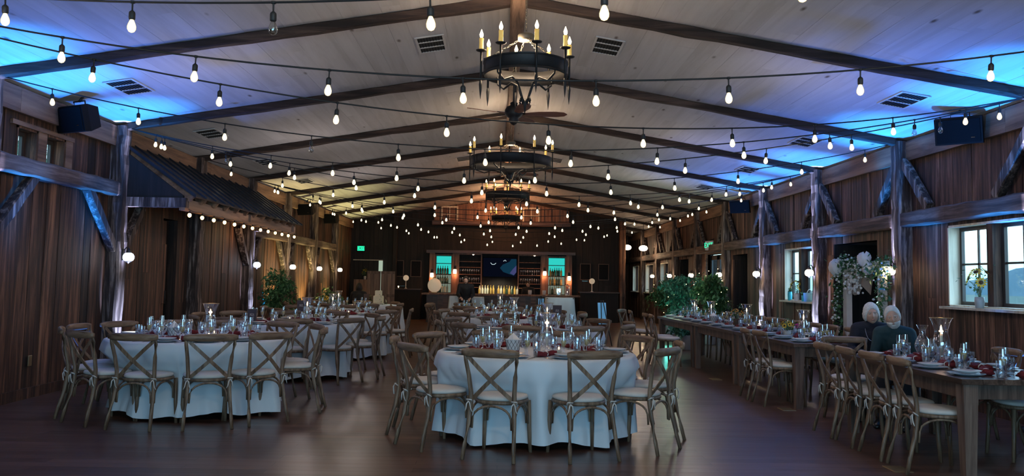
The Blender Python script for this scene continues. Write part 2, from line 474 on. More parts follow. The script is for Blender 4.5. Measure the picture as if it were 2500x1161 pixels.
W_RIDGE = wood('ridge_timber', (.06,.035,.022), (.17,.10,.065), (.30,.19,.13), 1, .8, .8)
trim(wob((XA, YF, ZA-.09), (XA, YB, ZA-.09), .15, .16, 40), W_RIDGE)
for i in range(-1, 9):
    y = TY(i); h = .10
    for (xa, xb) in ((XL+.02, XA-.05), (XR-.02, XA+.05)):
        za, zb = ceilz(xa)-h*.5, ceilz(xb)-h*.5
        if y > YB-.5 and xa < 0: continue
        trim(wob((xa, y, za), (xb, y, zb), .105, h, 16, .010), W_BEAMX)
for i in range(9, 11):
    trim(wob((XR-.02, TY(i), ceilz(XR)-.05), (4.42, TY(i), ceilz(4.42)-.05), .12, .12, 5), W_BEAMX)

# posts, girts and braces
PW = .25
def post(side, y, w=PW):
    x = XL if side < 0 else XR
    xc = x-side*.07
    trim(wob((xc, y, 0), (xc, y, ceilz(xc)-.03), w, w, 26, .011), W_POST)
def girt(side, y0, y1, z, h=.2, d=.16):
    x = (XL if side < 0 else XR)-side*.1
    trim(wob((x, y0, z), (x, y1, z), d, h, 12, .008), W_BEAMY)
def brace(side, y0, z0, y1, z1, w=.1, h=.13, off=.1):
    x = (XL if side < 0 else XR)-side*off
    trim(wob((x, y0, z0), (x, y1, z1), w, h, 6, .006), W_POST)
for i in range(0, 8):
    post(-1, TY(i))
for i in range(0, 10):
    post(1, TY(i))
for i in (0,):
    girt(-1, TY(i)+.12, TY(i+1)-.12, 2.56)
girt(-1, TY(1)+.12, TY(2)-.12, 2.56, .2)
for (y0, z0, y1, z1) in ((TY(1)+.1, 1.7, TY(1)+.95, 2.5), (TY(2)-.1, 1.75, TY(2)-.9, 2.5)):
    brace(-1, y0, z0, y1, z1)
for i in range(4, 7):
    girt(-1, TY(i)+.12, TY(i+1)-.12, 2.35)
    brace(-1, TY(i)+.1, 1.6, TY(i)+.8, 2.3); brace(-1, TY(i+1)-.1, 1.6, TY(i+1)-.8, 2.3)
for i in range(0, 9):
    girt(1, TY(i)+.12, TY(i+1)-.12, 2.34)
    brace(1, TY(i)+.1, 3.15, TY(i)+.78, 2.46); brace(1, TY(i+1)-.1, 3.15, TY(i+1)-.78, 2.46)
girt(1, TY(9)+.12, YEND-.1, 2.34)
trim(wob((4.3, YB-.12, 0), (4.3, YB-.12, ceilz(4.3)-.03), .22, .22, 20), W_WALL)
trim(wob((-3.75, YB-.1, 0), (-3.75, YB-.1, ceilz(-3.75)-.03), .2, .16, 20), W_BACK)
for side, x, y0, y1 in ((-1, XL, YF, 13.6), (-1, XL, 14.25, YB), (1, XR, YF, 12.7), (1, XR, 14.5, 19.45)):
    mb = MB(); mb.t = .35; xa, xb = sorted((x-side*.02, x-side*.045)); mb.box(xa, xb, y0, y1, 0, .12)
    o = mb.build('baseboard_%s' % ('left' if side < 0 else 'right'), W_WALL); o['kind'] = 'structure'

# ------------------------------------------------------------------ windows
FRAMEM = plain('dark_bronze_sash', (.05,.04,.035), .5, 0, .2)
wn = [0]
def window(side, y0, y1, z0, z1, sashes, jamb=W_PALE, muntin=True, sill=True):
    wn[0] += 1
    x = XL if side < 0 else XR
    g = x+side*.13                                    # sash plane
    a, b = sorted((x-side*.03, x+side*.17))
    mb = MB(); mb.t = .8
    mb.box(a, b, y0-.0, y0+.025, z0, z1); mb.box(a, b, y1-.025, y1, z0, z1)
    mb.box(a, b, y0, y1, z1-.025, z1); mb.box(a, b, y0, y1, z0, z0+.02)
    w = struct('window_%d' % wn[0], mb, jamb)
    if sill:
        xs, xt = sorted((x-side*.12, x+side*.1)); mb = MB(); mb.t = .5; mb.box(xs, xt, y0-.06, y1+.06, z0-.03, z0)
        mb.build('window_sill', jamb, w)
    n = sashes; gap = .12 if n > 1 else 0
    L = (y1-y0-.05-gap*(n-1))/n
    for k in range(n):
        s0 = y0+.025+k*(L+gap); s1 = s0+L
        m = MB(); f = .045; e0, e1 = g-.02, g+.02
        m.box(e0, e1, s0, s0+f, z0+.02, z1-.025); m.box(e0, e1, s1-f, s1, z0+.02, z1-.025)
        m.box(e0, e1, s0+f, s1-f, z0+.02, z0+.02+f); m.box(e0, e1, s0+f, s1-f, z1-.025-f, z1-.025)
        if muntin:
            mid = (s0+s1)/2; zm = z0+(z1-z0)*.52
            m.box(g-.01, g+.01, mid-.012, mid+.012, z0+.06, z1-.06); m.box(g-.01, g+.01, s0+f, s1-f, zm-.012, zm+.012)
        so = m.build('window_sash', FRAMEM, w)
        MB().box(g-.002, g+.002, s0+f, s1-f, z0+.06, z1-.07).build('pane', GLASSW, so)
        if k < n-1:
            mm = MB(); mm.t = .2; mm.box(x-.0 if side > 0 else g-.02, g+.02 if side > 0 else x, s1, s1+gap, z0+.02, z1-.025)
            mm.build('mullion', W_WALLR, w)
    return w
window(1, 8.95, 10.7, 1.2, 2.2, 2)
window(1, 15.3, 16.9, 1.13, 2.13, 2)
window(1, 28.7, 30.1, 1.05, 2.1, 2); window(1, 31.5, 33.2, 1.05, 2.1, 2); window(1, 34.9, 36.4, 1.05, 2.1, 2)
window(-1, 9.38, 9.80, 2.66, 3.02, 1, W_WALL, False, False); window(-1, 9.98, 10.42, 2.66, 3.02, 1, W_WALL, False, False)
# high window casing on the left wall
mb = MB(); mb.t = .6; mb.box(XL, XL+.05, 9.25, 10.6, 3.02, 3.07); mb.box(XL, XL+.04, 10.42, 10.58, 2.66, 3.02); mb.box(XL, XL+.04, 9.8, 9.98, 2.66, 3.02)
trim(mb, W_TRIMY)
# glazed exit door on the right
m = MB(); g = XR+.1
for (s0, s1) in ((21.72, 22.48), (22.52, 23.33)):
    m.box(g-.02, g+.02, s0, s0+.12, .01, 2.18); m.box(g-.02, g+.02, s1-.12, s1, .01, 2.18)
    m.box(g-.02, g+.02, s0, s1, .01, .3); m.box(g-.02, g+.02, s0, s1, 2.06, 2.18)
dr = struct('door_2', m, FRAMEM)
for (s0, s1) in ((21.72, 22.48), (22.52, 23.33)):
    MB().box(g-.003, g+.003, s0+.12, s1-.12, .3, 2.06).build('pane', GLASSW, dr)
MB().tube([(g-.02,22.42,.95),(g-.07,22.42,.95),(g-.07,22.42,1.2),(g-.02,22.42,1.2)], .01).build('door_handle', STEEL, dr)
m = MB(); m.t = .9
m.box(XR-.05, XR+.08, 23.35, 23.45, 0, 2.28); m.box(XR-.05, XR+.08, 21.6, 21.7, 0, 2.28); m.box(XR-.05, XR+.08, 21.7, 23.35, 2.2, 2.28)
trim(m, W_TRIMY)

# outside: ground, far hills, trees behind the high windows
GRASS = plain('outdoor_meadow', (.05,.10,.08), .9, 0, .3, .3)
HILL = plain('distant_hills', (.055,.12,.15), .95, 0, .3, .02)
struct('ground_outside', MB().box(XR+.5, 260, -150, 420, -1.5, -1.2), GRASS)
hm = MB(); vs = []; fs = []
K = 90
for i in range(K+1):
    a = -150+570*i/K; h = 4.5+3.2*math.sin(a*.021+1)+2.2*math.sin(a*.057)+1.0*math.sin(a*.13)
    vs += [(190, a, -1.3), (215, a, max(1.2, h)), (250, a, -1.3)]
for i in range(K):
    for j in range(2): fs.append((i*3+j, i*3+j+1, i*3+4+j, i*3+3+j))
hm.add(vs, fs, True); struct('hills', hm, HILL)
w = bpy.data.worlds.new('World'); S.world = w; w.use_nodes = True
nt = w.node_tree; nt.nodes.clear(); L = nt.links.new
wo = N(nt, 'ShaderNodeOutputWorld'); bg = N(nt, 'ShaderNodeBackground'); L(bg.outputs[0], wo.inputs[0])
tc = N(nt, 'ShaderNodeTexCoord'); sx = N(nt, 'ShaderNodeSeparateXYZ'); L(tc.outputs['Generated'], sx.inputs[0])
cr = N(nt, 'ShaderNodeValToRGB'); L(sx.outputs[2], cr.inputs[0])
e = cr.color_ramp.elements; e[0].position = 0.; e[0].color = (.22,.52,.62,1); e[1].position = .25; e[1].color = (.40,.66,.92,1)
k = e.new(.03); k.color = (.45,.80,.85,1); k = e.new(.09); k.color = (.70,.88,.95,1)
L(cr.outputs[0], bg.inputs[0]); bg.inputs[1].default_value = 3.4
# ------------------------------------------------------------------ chairs
def arc(p0, p1, p2, n=10):
    a, b, c = Vector(p0), Vector(p1), Vector(p2)
    return [tuple((1-t)**2*a+2*t*(1-t)*b+t*t*c) for t in [i/n for i in range(n+1)]]
def hoop(x0, y0, x1, y1, zb, zt, n=12):
    """bentwood arch below the seat from one leg to the next"""
    pts = []
    for i in range(n+1):
        a = PI*i/n; f = (1-math.cos(a))/2; z = zb+(zt-zb)*min(1, math.sin(a)**.55 if 0 < i < n else 0)
        pts.append((x0+(x1-x0)*f, y0+(y1-y0)*f, z))
    return pts
def seat_outline(n=32, k=1., z=0):
    out = []
    for i in range(n):
        a = 2*PI*i/n
        c, s = math.cos(a), math.sin(a)
        e = 2.6
        r = 1/((abs(c)**e+abs(s)**e)**(1/e))
        x = c*r*.215*(1+.10*s*r)*k; y = s*r*.205*k
        out.append((x, y, z))
    return out
def slab(mb, prof, n=32):
    vs = []; fs = []
    for (k, z) in prof: vs += seat_outline(n, k, z)
    for q in range(len(prof)-1):
        for i in range(n):
            j = (i+1) % n; fs.append((q*n+i, q*n+j, (q+1)*n+j, (q+1)*n+i))
    fs.append(tuple(range(n-1,-1,-1))); fs.append(tuple((len(prof)-1)*n+i for i in range(n)))
    mb.add(vs, fs, True)
def rear_leg(s):
    pts = [(s*.215,-.315,0),(s*.205,-.285,.12),(s*.192,-.245,.28),(s*.183,-.22,.42),(s*.183,-.222,.52),(s*.196,-.245,.66),(s*.214,-.275,.78),(s*.221,-.288,.85)]
    m = MB(); m.tube(pts, [.0155,.017,.018,.019,.0185,.0175,.0165,.015], 10); return m
def front_leg(s):
    m = MB(); m.tube([(s*.205,.185,0),(s*.197,.172,.2),(s*.19,.165,.43)], [.0155,.018,.019], 10); return m
def top_rail():
    m = MB(); pts = []; secs = []
    for i in range(13):
        f = i/12*2-1
        pts.append((f*.24, -.29-.035*(1-f*f), .845))
        h = .036-.010*abs(f)**6*1.5; t = .0135
        secs.append([(-t,-h*.8),(0,-h),(t,-h*.8),(t,h*.75),(0,h),(-t,h*.75)])
    m.sweep(pts, secs, None, True); return m
def slat(s):
    m = MB(); pts = []
    for i in range(9):
        f = i/8
        x = s*(-.195+.365*f); z = .815-.345*f; y = -.278+.062*f-.03*math.sin(PI*f)-(.007 if s > 0 else -.007)
        pts.append((x, y, z))
    m.sweep(pts, [(-.016,-.005),(.016,-.005),(.016,.005),(-.016,.005)], None, False, False, (0,1,0)); return m
def bow(s):
    m = MB(); c = (s*.19, -.235, .455)
    m.tube([(s*.15,-.2,.47),(s*.175,-.215,.462),c], .005, 6)
    a = .022
    m.tube([(c[0]-a,c[1]-.012,c[2]+.012),(c[0]+a,c[1]-.014,c[2]+.01),(c[0]+a,c[1]+.01,c[2]-.008),(c[0]-a,c[1]+.012,c[2]-.006)], .0055, 6, closed=True)
    for k in (-1, 1):
        m.tube([(c[0],c[1]-.02,c[2]),(c[0]+k*.014,c[1]-.03,c[2]-.02),(c[0]+k*.02,c[1]-.026,c[2]-.06),(c[0]+k*.032,c[1]-.02,c[2]-.085)], [.005,.006,.005,.004], 6)
    return m
def make_chair():
    t = thing('dining_chair', 'x', 'chair')
    m = MB(); slab(m, [(.93,.425),(.99,.432),(1.,.443),(.98,.455)]); m.build('seat', W_CHAIR, t)
    m = MB(); slab(m, [(.90,.455),(.965,.463),(.975,.475),(.93,.488),(.7,.496),(.3,.499)]); cu = m.build('cushion', CUSH, t)
    for s in (-1, 1): bow(s).build('tie', CUSH, cu)
    top_rail().build('top_rail', W_CHAIRH, t)
    for s in (-1, 1):
        slat(s).build('cross_slat', W_CHAIR, t)
        rear_leg(s).build('leg', W_CHAIR, t); front_leg(s).build('leg', W_CHAIR, t)
    A = (-.187,-.232); B = (.187,-.232); C = (.192,.166); D = (-.192,.166)
    for p, q in ((A,B),(B,C),(C,D),(D,A)):
        i = .02
        cx, cy = (p[0]+q[0])/2, (p[1]+q[1])/2
        f = 1-.02/math.hypot(p[0]-cx, p[1]-cy)
        m = MB(); m.tube(hoop(cx+(p[0]-cx)*f, cy+(p[1]-cy)*f, cx+(q[0]-cx)*f, cy+(q[1]-cy)*f, .24, .42), .0095, 8)
        m.build('bentwood_arch', W_CHAIR, t)
    return t
def make_far_chair():
    t = thing('dining_chair', 'x', 'chair')
    m = MB(); slab(m, [(.95,.425),(1.,.443),(.98,.455)], 20); m.build('seat', W_CHAIR, t)
    m = MB(); slab(m, [(.92,.455),(.97,.472),(.9,.49),(.3,.498)], 20); m.build('cushion', CUSH, t)
    top_rail().build('top_rail', W_CHAIRH, t)
    for s in (-1, 1):
        slat(s).build('cross_slat', W_CHAIR, t)
        rear_leg(s).build('leg', W_CHAIR, t); front_leg(s).build('leg', W_CHAIR, t)
    return t
CH = Proto(make_chair); CHF = Proto(make_far_chair)
def chair(x, y, face, label, group, near=True):
    """face = compass heading of the sitter in radians, 0 looks along +Y, positive turns left"""
    return (CH if near else CHF).place((x, y, 0), face, label, group)

# ------------------------------------------------------------------ tableware
def flute_prof():
    return [(.031,0),(.031,.003),(.006,.008),(.0045,.06),(.008,.075),(.020,.095),(.0265,.125),(.0265,.165),(.0225,.215)]
def make_flute(parts=True):
    m = MB(); m.lathe(flute_prof(), 16, True, False); 
    g = m.mesh('champagne_flute', GLASS)
    o = link('champagne_flute', g); tag(o, 'x', 'champagne glass')
    m = MB(); m.lathe([(.006,.079),(.0185,.095),(.0245,.125),(.0248,.138)], 14); m.build('champagne', CHAMP, o)
    return o
def make_tumbler():
    m = MB(); m.lathe([(.026,0),(.030,.004),(.034,.09),(.0355,.13)], 16, True, False)
    o = m.build('water_tumbler', GLASS); tag(o, 'x', 'water glass')
    m = MB(); m.lathe([(.025,.008),(.0285,.012),(.0325,.095)], 14); m.build('water', WATER, o)
    return o
def make_goblet():
    m = MB(); m.lathe([(.036,0),(.036,.003),(.007,.008),(.006,.045),(.012,.055),(.034,.075),(.042,.105),(.041,.14),(.036,.17)], 16, True, False)
    o = m.build('water_goblet', GLASS); tag(o, 'x', 'water glass')
    m = MB(); m.lathe([(.010,.058),(.032,.078),(.039,.105),(.038,.13)], 14); m.build('water', WATER, o)
    return o
def make_votive():
    m = MB(); m.lathe([(.026,0),(.031,.002),(.036,.07)], 14, True, False)
    o = m.build('votive_candle_holder', GLASS); tag(o, 'x', 'candle holder')
    m = MB(); m.lathe([(.024,.004),(.024,.03)], 12); m.build('candle_wax', WAX, o)
    MB().ball((0,0,.045), .006, .006, .013, 8, 6).build('flame', FLAME, o)
    return o
def plate_mb(r):
    m = MB(); m.lathe([(r*.55,0),(r*.6,.004),(r*.98,.017),(r,.019),(r*.97,.021),(r*.62,.009),(r*.3,.007),(.001,.007)], 28, True, False); return m
def make_plate():
    o = plate_mb(.138).build('dinner_plate', PLATE2); return tag(o, 'x', 'plate')
def make_plate2():
    o = plate_mb(.105).build('salad_plate', PLATE); return tag(o, 'x', 'plate')
def blob(cx, cy, cz, rx, ry, rz, seed, amp=.25, n=18, k=10):
    rnd = random.Random(seed); m = MB(); m.ball((0,0,0), 1, 1, 1, n, k)
    ph = [(rnd.uniform(0,6), rnd.uniform(2,5), rnd.uniform(0,6)) for _ in range(4)]
    out = []
    for v in m.v:
        a = math.atan2(v[1], v[0]); q = 1
        for (p, f, s) in ph: q += amp/4*math.sin(round(f)*a+p+3*v[2]+s*v[0])
        out.append((cx+v[0]*rx*q, cy+v[1]*ry*q, max(0, cz+v[2]*rz*q)))
    m.v = out; return m
def make_napkin():
    m = MB(); pts = []; rs = []
    secs = []
    n = 14
    for i in range(n+1):
        f = i/n*2-1; pts.append((f*.115, .012*math.sin(4*f), .024+.004*math.cos(7*f)))
        w = .018+.030*abs(f)**.8; h = .016+.009*abs(f)
        secs.append([((w*(1+.22*math.sin(5*a+f*3)))*math.cos(a), (h*(1+.2*math.sin(4*a+f*5)))*math.sin(a)) for a in [2*PI*j/16 for j in range(16)]])
    m.sweep(pts, secs, None, True)
    m.v = [(x, y, max(0.001, z)) for x, y, z in m.v]
    o = m.build('rolled_napkin', NAPKIN); tag(o, 'x', 'napkin')
    r = MB(); r.tube([(.0, .024*math.cos(a), .024+.021*math.sin(a)) for a in [2*PI*j/14 for j in range(14)]], .005, 6, closed=True, up=(1,0,0)); r.build('napkin_ring', PAPER, o)
    return o
def make_napkin_far():
    o = blob(0,0,.022,.10,.045,.026,3,.5).build('rolled_napkin', NAPKIN); return tag(o, 'x', 'napkin')
def make_fork():
    m = MB(); m.sweep([(0,-.1,.003),(0,.02,.002),(0,.04,.004)], [[(-.005,-.001),(.005,-.001),(.005,.001),(-.005,.001)],[(-.003,-.001),(.003,-.001),(.003,.001),(-.003,.001)],[(-.011,-.001),(.011,-.001),(.011,.001),(-.011,.001)]])
    for k in range(4): m.box(-.011+k*.0063, -.0078+k*.0063, .04, .09, .003, .005)
    return tag(m.build('fork', STEEL), 'x', 'cutlery')
def make_knife():
    m = MB(); m.sweep([(0,-.11,.003),(0,0,.003),(0,.02,.003),(0,.09,.003),(0,.115,.003)], [[(-q,-.0015),(q,-.0015),(q,.0015),(-q,.0015)] for q in (.006,.005,.009,.009,.002)])
    return tag(m.build('knife', STEEL), 'x', 'cutlery')
FL = Proto(make_flute); TU = Proto(make_tumbler); GO = Proto(make_goblet); VO = Proto(make_votive)
PL1 = Proto(make_plate); PL2 = Proto(make_plate2); NA = Proto(make_napkin); NAF = Proto(make_napkin_far); FO = Proto(make_fork); KN = Proto(make_knife)
def single(maker):
    """simple one-mesh versions for far tables"""
    return Proto(maker)
def far_flute():
    m = MB(); m.lathe(flute_prof(), 10, True, False); m.m = 1; m.lathe([(.006,.079),(.0245,.125),(.0248,.138)], 8)
    return tag(m.build('champagne_flute', [GLASS, CHAMP]), 'x', 'champagne glass')
def far_tumbler():
    m = MB(); m.lathe([(.030,0),(.034,.09),(.0355,.13)], 10, True, False); m.m = 1; m.lathe([(.027,.01),(.0315,.09)], 8)
    return tag(m.build('water_tumbler', [GLASS, WATER]), 'x', 'water glass')
FLF = Proto(far_flute); TUF = Proto(far_tumbler)

def place_setting(px, py, ang, z, who, tname, near, rnd):
    """ang = heading from the sitter to the table middle"""
    def loc(r, s, dz=0):   # r towards the middle, s to the sitter's right
        return (px+r*-math.sin(ang)+s*math.cos(ang), py+r*math.cos(ang)+s*math.sin(ang), z+dz)
    g = lambda k: '%s on the %s' % (k, tname)
    PL1.place(loc(0, 0), 0, 'slate blue dinner plate %s %s' % (who, tname), g('dinner plates'))
    PL2.place(loc(.005, rnd.uniform(-.01,.01), .0215), 0, 'upper white plate %s %s' % (who, tname), g('salad plates'))
    sn = rnd.choice((-1, 1))
    a2 = ang+rnd.uniform(-.7, .7)
    (NA if near else NAF).place(loc(.215, -.11+rnd.uniform(-.02,.02)), a2, 'burgundy napkin %s %s' % (who, tname), g('burgundy napkins'))
    (FL if near else FLF).place(loc(.24, .075+rnd.uniform(-.02,.02)), rnd.uniform(0,6), 'champagne flute %s %s' % (who, tname), g('champagne flutes'))
    (TU if near else TUF).place(loc(.16+rnd.uniform(-.01,.02), .165), rnd.uniform(0,6), 'water glass %s %s' % (who, tname), g('water glasses'))
    if near:
        GO.place(loc(.30, .005+rnd.uniform(-.02,.02)), rnd.uniform(0,6), 'stemmed goblet %s %s' % (who, tname), g('stemmed goblets'))
        FO.place(loc(0, -.165), ang, 'steel fork %s %s' % (who, tname), g('forks'))
        KN.place(loc(0, .165), ang, 'steel knife %s %s' % (who, tname), g('knives'))

# ------------------------------------------------------------------ centrepieces
def hurricane(x, y, z, label, s=1., taper=True, flowers=False):
    t = thing('hurricane_candle_holder', label, 'candle holder', (x, y, z))
    t.scale = (s, s, s)
    m = MB(); m.lathe([(.055,0),(.055,.006),(.02,.012),(.014,.03),(.022,.045),(.05,.06)], 20); m.build('foot', GLASS, t)
    m = MB(); m.lathe([(.045,.06),(.058,.08),(.068,.13),(.062,.19),(.05,.235),(.052,.27),(.068,.325),(.085,.36)], 26, False, False); m.build('glass_shade', GLASS, t)
    m = MB(); m.lathe([(.0845,.3585),(.0865,.3585),(.0865,.3625),(.0845,.3625)], 26, False, False); m.build('rim', BRASS, t)
    m = MB(); m.lathe([(.011,.055),(.0105,.235),(.004,.243)], 12); c = m.build('taper_candle', WAX, t)
    m = MB(); m.lathe([(.001,.24),(.007,.256),(.009,.268),(.006,.285),(.0005,.305)], 10); m.build('flame', FLAME, c)
    return t
def lattice_pail(x, y, z, label):
    t = thing('lattice_pail', label, 'napkin holder', (x, y, z))
    m = MB(); m.lathe([(.052,0),(.056,.003),(.075,.115),(.077,.12),(.073,.12),(.053,.008)], 20, True, True); m.build('pail', POTW, t)
    m = MB()
    for k in range(12):
        a = 2*PI*k/12
        for s in (-1, 1):
            p = []
            for i in range(7):
                f = i/6; r = .0565+.0195*f; b = a+s*f*.9; p.append((r*math.cos(b), r*math.sin(b), .008+.105*f))
            m.tube(p, .0016, 4)
    m.build('lattice', DARK, t)
    m = MB(); m.lathe([(.066,.112),(.045,.135),(.02,.16),(.002,.175)], 4, True, True, None, False); m.build('paper_napkins', PAPER, t)
    return t
FRMW = plain('sign_frame_wood', (.10,.065,.05), .6); SIGNB = plain('sign_board', (.055,.04,.05), .6)
def text_mb(txt, size, mat, name, parent, loc, rot, ext=.001):
    cu = bpy.data.curves.new(name, 'FONT'); cu.body = txt; cu.size = size; cu.align_x = 'CENTER'; cu.align_y = 'CENTER'; cu.extrude = ext
    tmp = bpy.data.objects.new('tmp', cu); COL.objects.link(tmp)
    dg = bpy.context.evaluated_depsgraph_get(); me = bpy.data.meshes.new_from_object(tmp.evaluated_get(dg))
    bpy.data.objects.remove(tmp); bpy.data.curves.remove(cu)
    me.materials.clear(); me.materials.append(mat)
    o = link(name, me, parent); o.location = loc; o.rotation_euler = rot; return o
CHALK = plain('chalk_white', (.8,.78,.76), .8, 0, .05, 10, Emission_Color=(.8,.75,.75,1), Emission_Strength=.12)
def table_sign(x, y, z, num, label, rz=0, w=.13, h=.19):
    t = thing('table_number_sign', label, 'sign', (x, y, z), rz)
    m = MB(); m.bbox(0, 0, h/2+.012, w, .012, h, .004); m.box(-w/2-.004, w/2+.004, -.03, .03, 0, .012); m.build('frame', FRMW, t)
    m = MB(); m.box(-w/2+.01, w/2-.01, -.0085, -.0062, .022, h); b = m.build('board', SIGNB, t)
    sc = MB()
    for s in (-1, 1):
        p = []
        for i in range(22):
            a = i/21*4.6; r = .006+.006*a
            p.append((s*(.004+r*math.sin(a)*1.0), -.009, h*.70+r*math.cos(a)*.6))
        sc.tube(p, .0012, 4)
    sc.tube([(-.035,-.009,h*.56),(-.01,-.009,h*.59),(.01,-.009,h*.55),(.035,-.009,h*.58)], .0012, 4)
    sc.build('scroll_ornament', CHALK, b)
    if num: text_mb(num, .062, CHALK, 'lettering', b, (0, -.0092, h*.30), (PI/2, 0, 0))
    return t
def flower_heads(mb_pet, mb_seed, c, r, n, seed, rh=.03):
    rnd = random.Random(seed)
    for k in range(n):
        d = Vector((rnd.gauss(0,1), rnd.gauss(0,1), abs(rnd.gauss(0,.8))+.1)).normalized()
        q = Vector(c)+Vector((d.x*r[0], d.y*r[0], d.z*r[1])); s = rh*rnd.uniform(.7, 1.2)
        M = Matrix.Translation(q) @ d.to_track_quat('Z', 'Y').to_matrix().to_4x4()
        for i in range(11):
            a = 2*PI*i/11
            ca, sa = math.cos(a), math.sin(a)
            vs = [(.3*s*ca, .3*s*sa, 0), (.75*s*math.cos(a-.25), .75*s*math.sin(a-.25), .12*s), (1.1*s*ca, 1.1*s*sa, .02*s), (.75*s*math.cos(a+.25), .75*s*math.sin(a+.25), .12*s)]
            mb_pet.add(vs, [(0,1,2,3)], False, M)
        mb_seed.ball((0,0,.05*s), .42*s, .42*s, .2*s, 8, 5, M)
def leaves(mb, pts, n, L, spread, seed, droop=.4):
    rnd = random.Random(seed)
    for k in range(n):
        p = Vector(rnd.choice(pts))+Vector((rnd.gauss(0,spread), rnd.gauss(0,spread), rnd.gauss(0,spread)))
        d = Vector((rnd.gauss(0,1), rnd.gauss(0,1), rnd.gauss(-droop,.6))).normalized()
        s = d.cross(Vector((rnd.gauss(0,.3), rnd.gauss(0,.3), 1))).normalized()
        u = d.cross(s); l = L*rnd.uniform(.6, 1.3); w = l*.24
        mb.t = rnd.random()
        vs = [p, p+d*l*.45+s*w+u*w*.3, p+d*l, p+d*l*.45-s*w+u*w*.3]
        mb.add([tuple(v) for v in vs], [(0,1,2,3)])
def bouquet(x, y, z, label, pot='pot', h=.14, r=.05, flowers=5, petal=None, cat='flower arrangement', potm=None, spreadr=.1, tall=.16, name='flower_vase', rh=.035):
    t = thing(name, label, cat, (x, y, z)); sd = int(abs(x*97+y*31))
    m = MB(); m.lathe([(r*.8,0),(r*.85,.004),(r,h*.6),(r*.92,h),(r*.84,h),(r*.84,h*.5)], 18, True, True); m.build('vase', potm or POTG, t)
    rnd = random.Random(sd); st = MB(); tips = []
    for k in range(9):
        a = rnd.uniform(0,6.28); q = rnd.uniform(.2,1)*spreadr
        tip = (q*math.cos(a), q*math.sin(a), h+tall*rnd.uniform(.5,1.))
        st.tube(arc((0,0,h*.5), (tip[0]*.2,tip[1]*.2,h+tall*.4), tip, 5), .0022, 4); tips.append(tip)
    st.build('stems', LEAF, t)
    lf = MB(); leaves(lf, tips+[(0,0,h+tall*.3)]*4, 70, .05, spreadr*.35, sd); lf.build('foliage', LEAF, t)
    if flowers:
        pm, sm = MB(), MB(); flower_heads(pm, sm, (0,0,h+tall*.45), (spreadr*.9, tall*.55), flowers, sd, rh)
        pm.build('blossoms', petal or YELLOWFL, t); sm.build('flower_centres', SEEDHEAD, t)
    return t

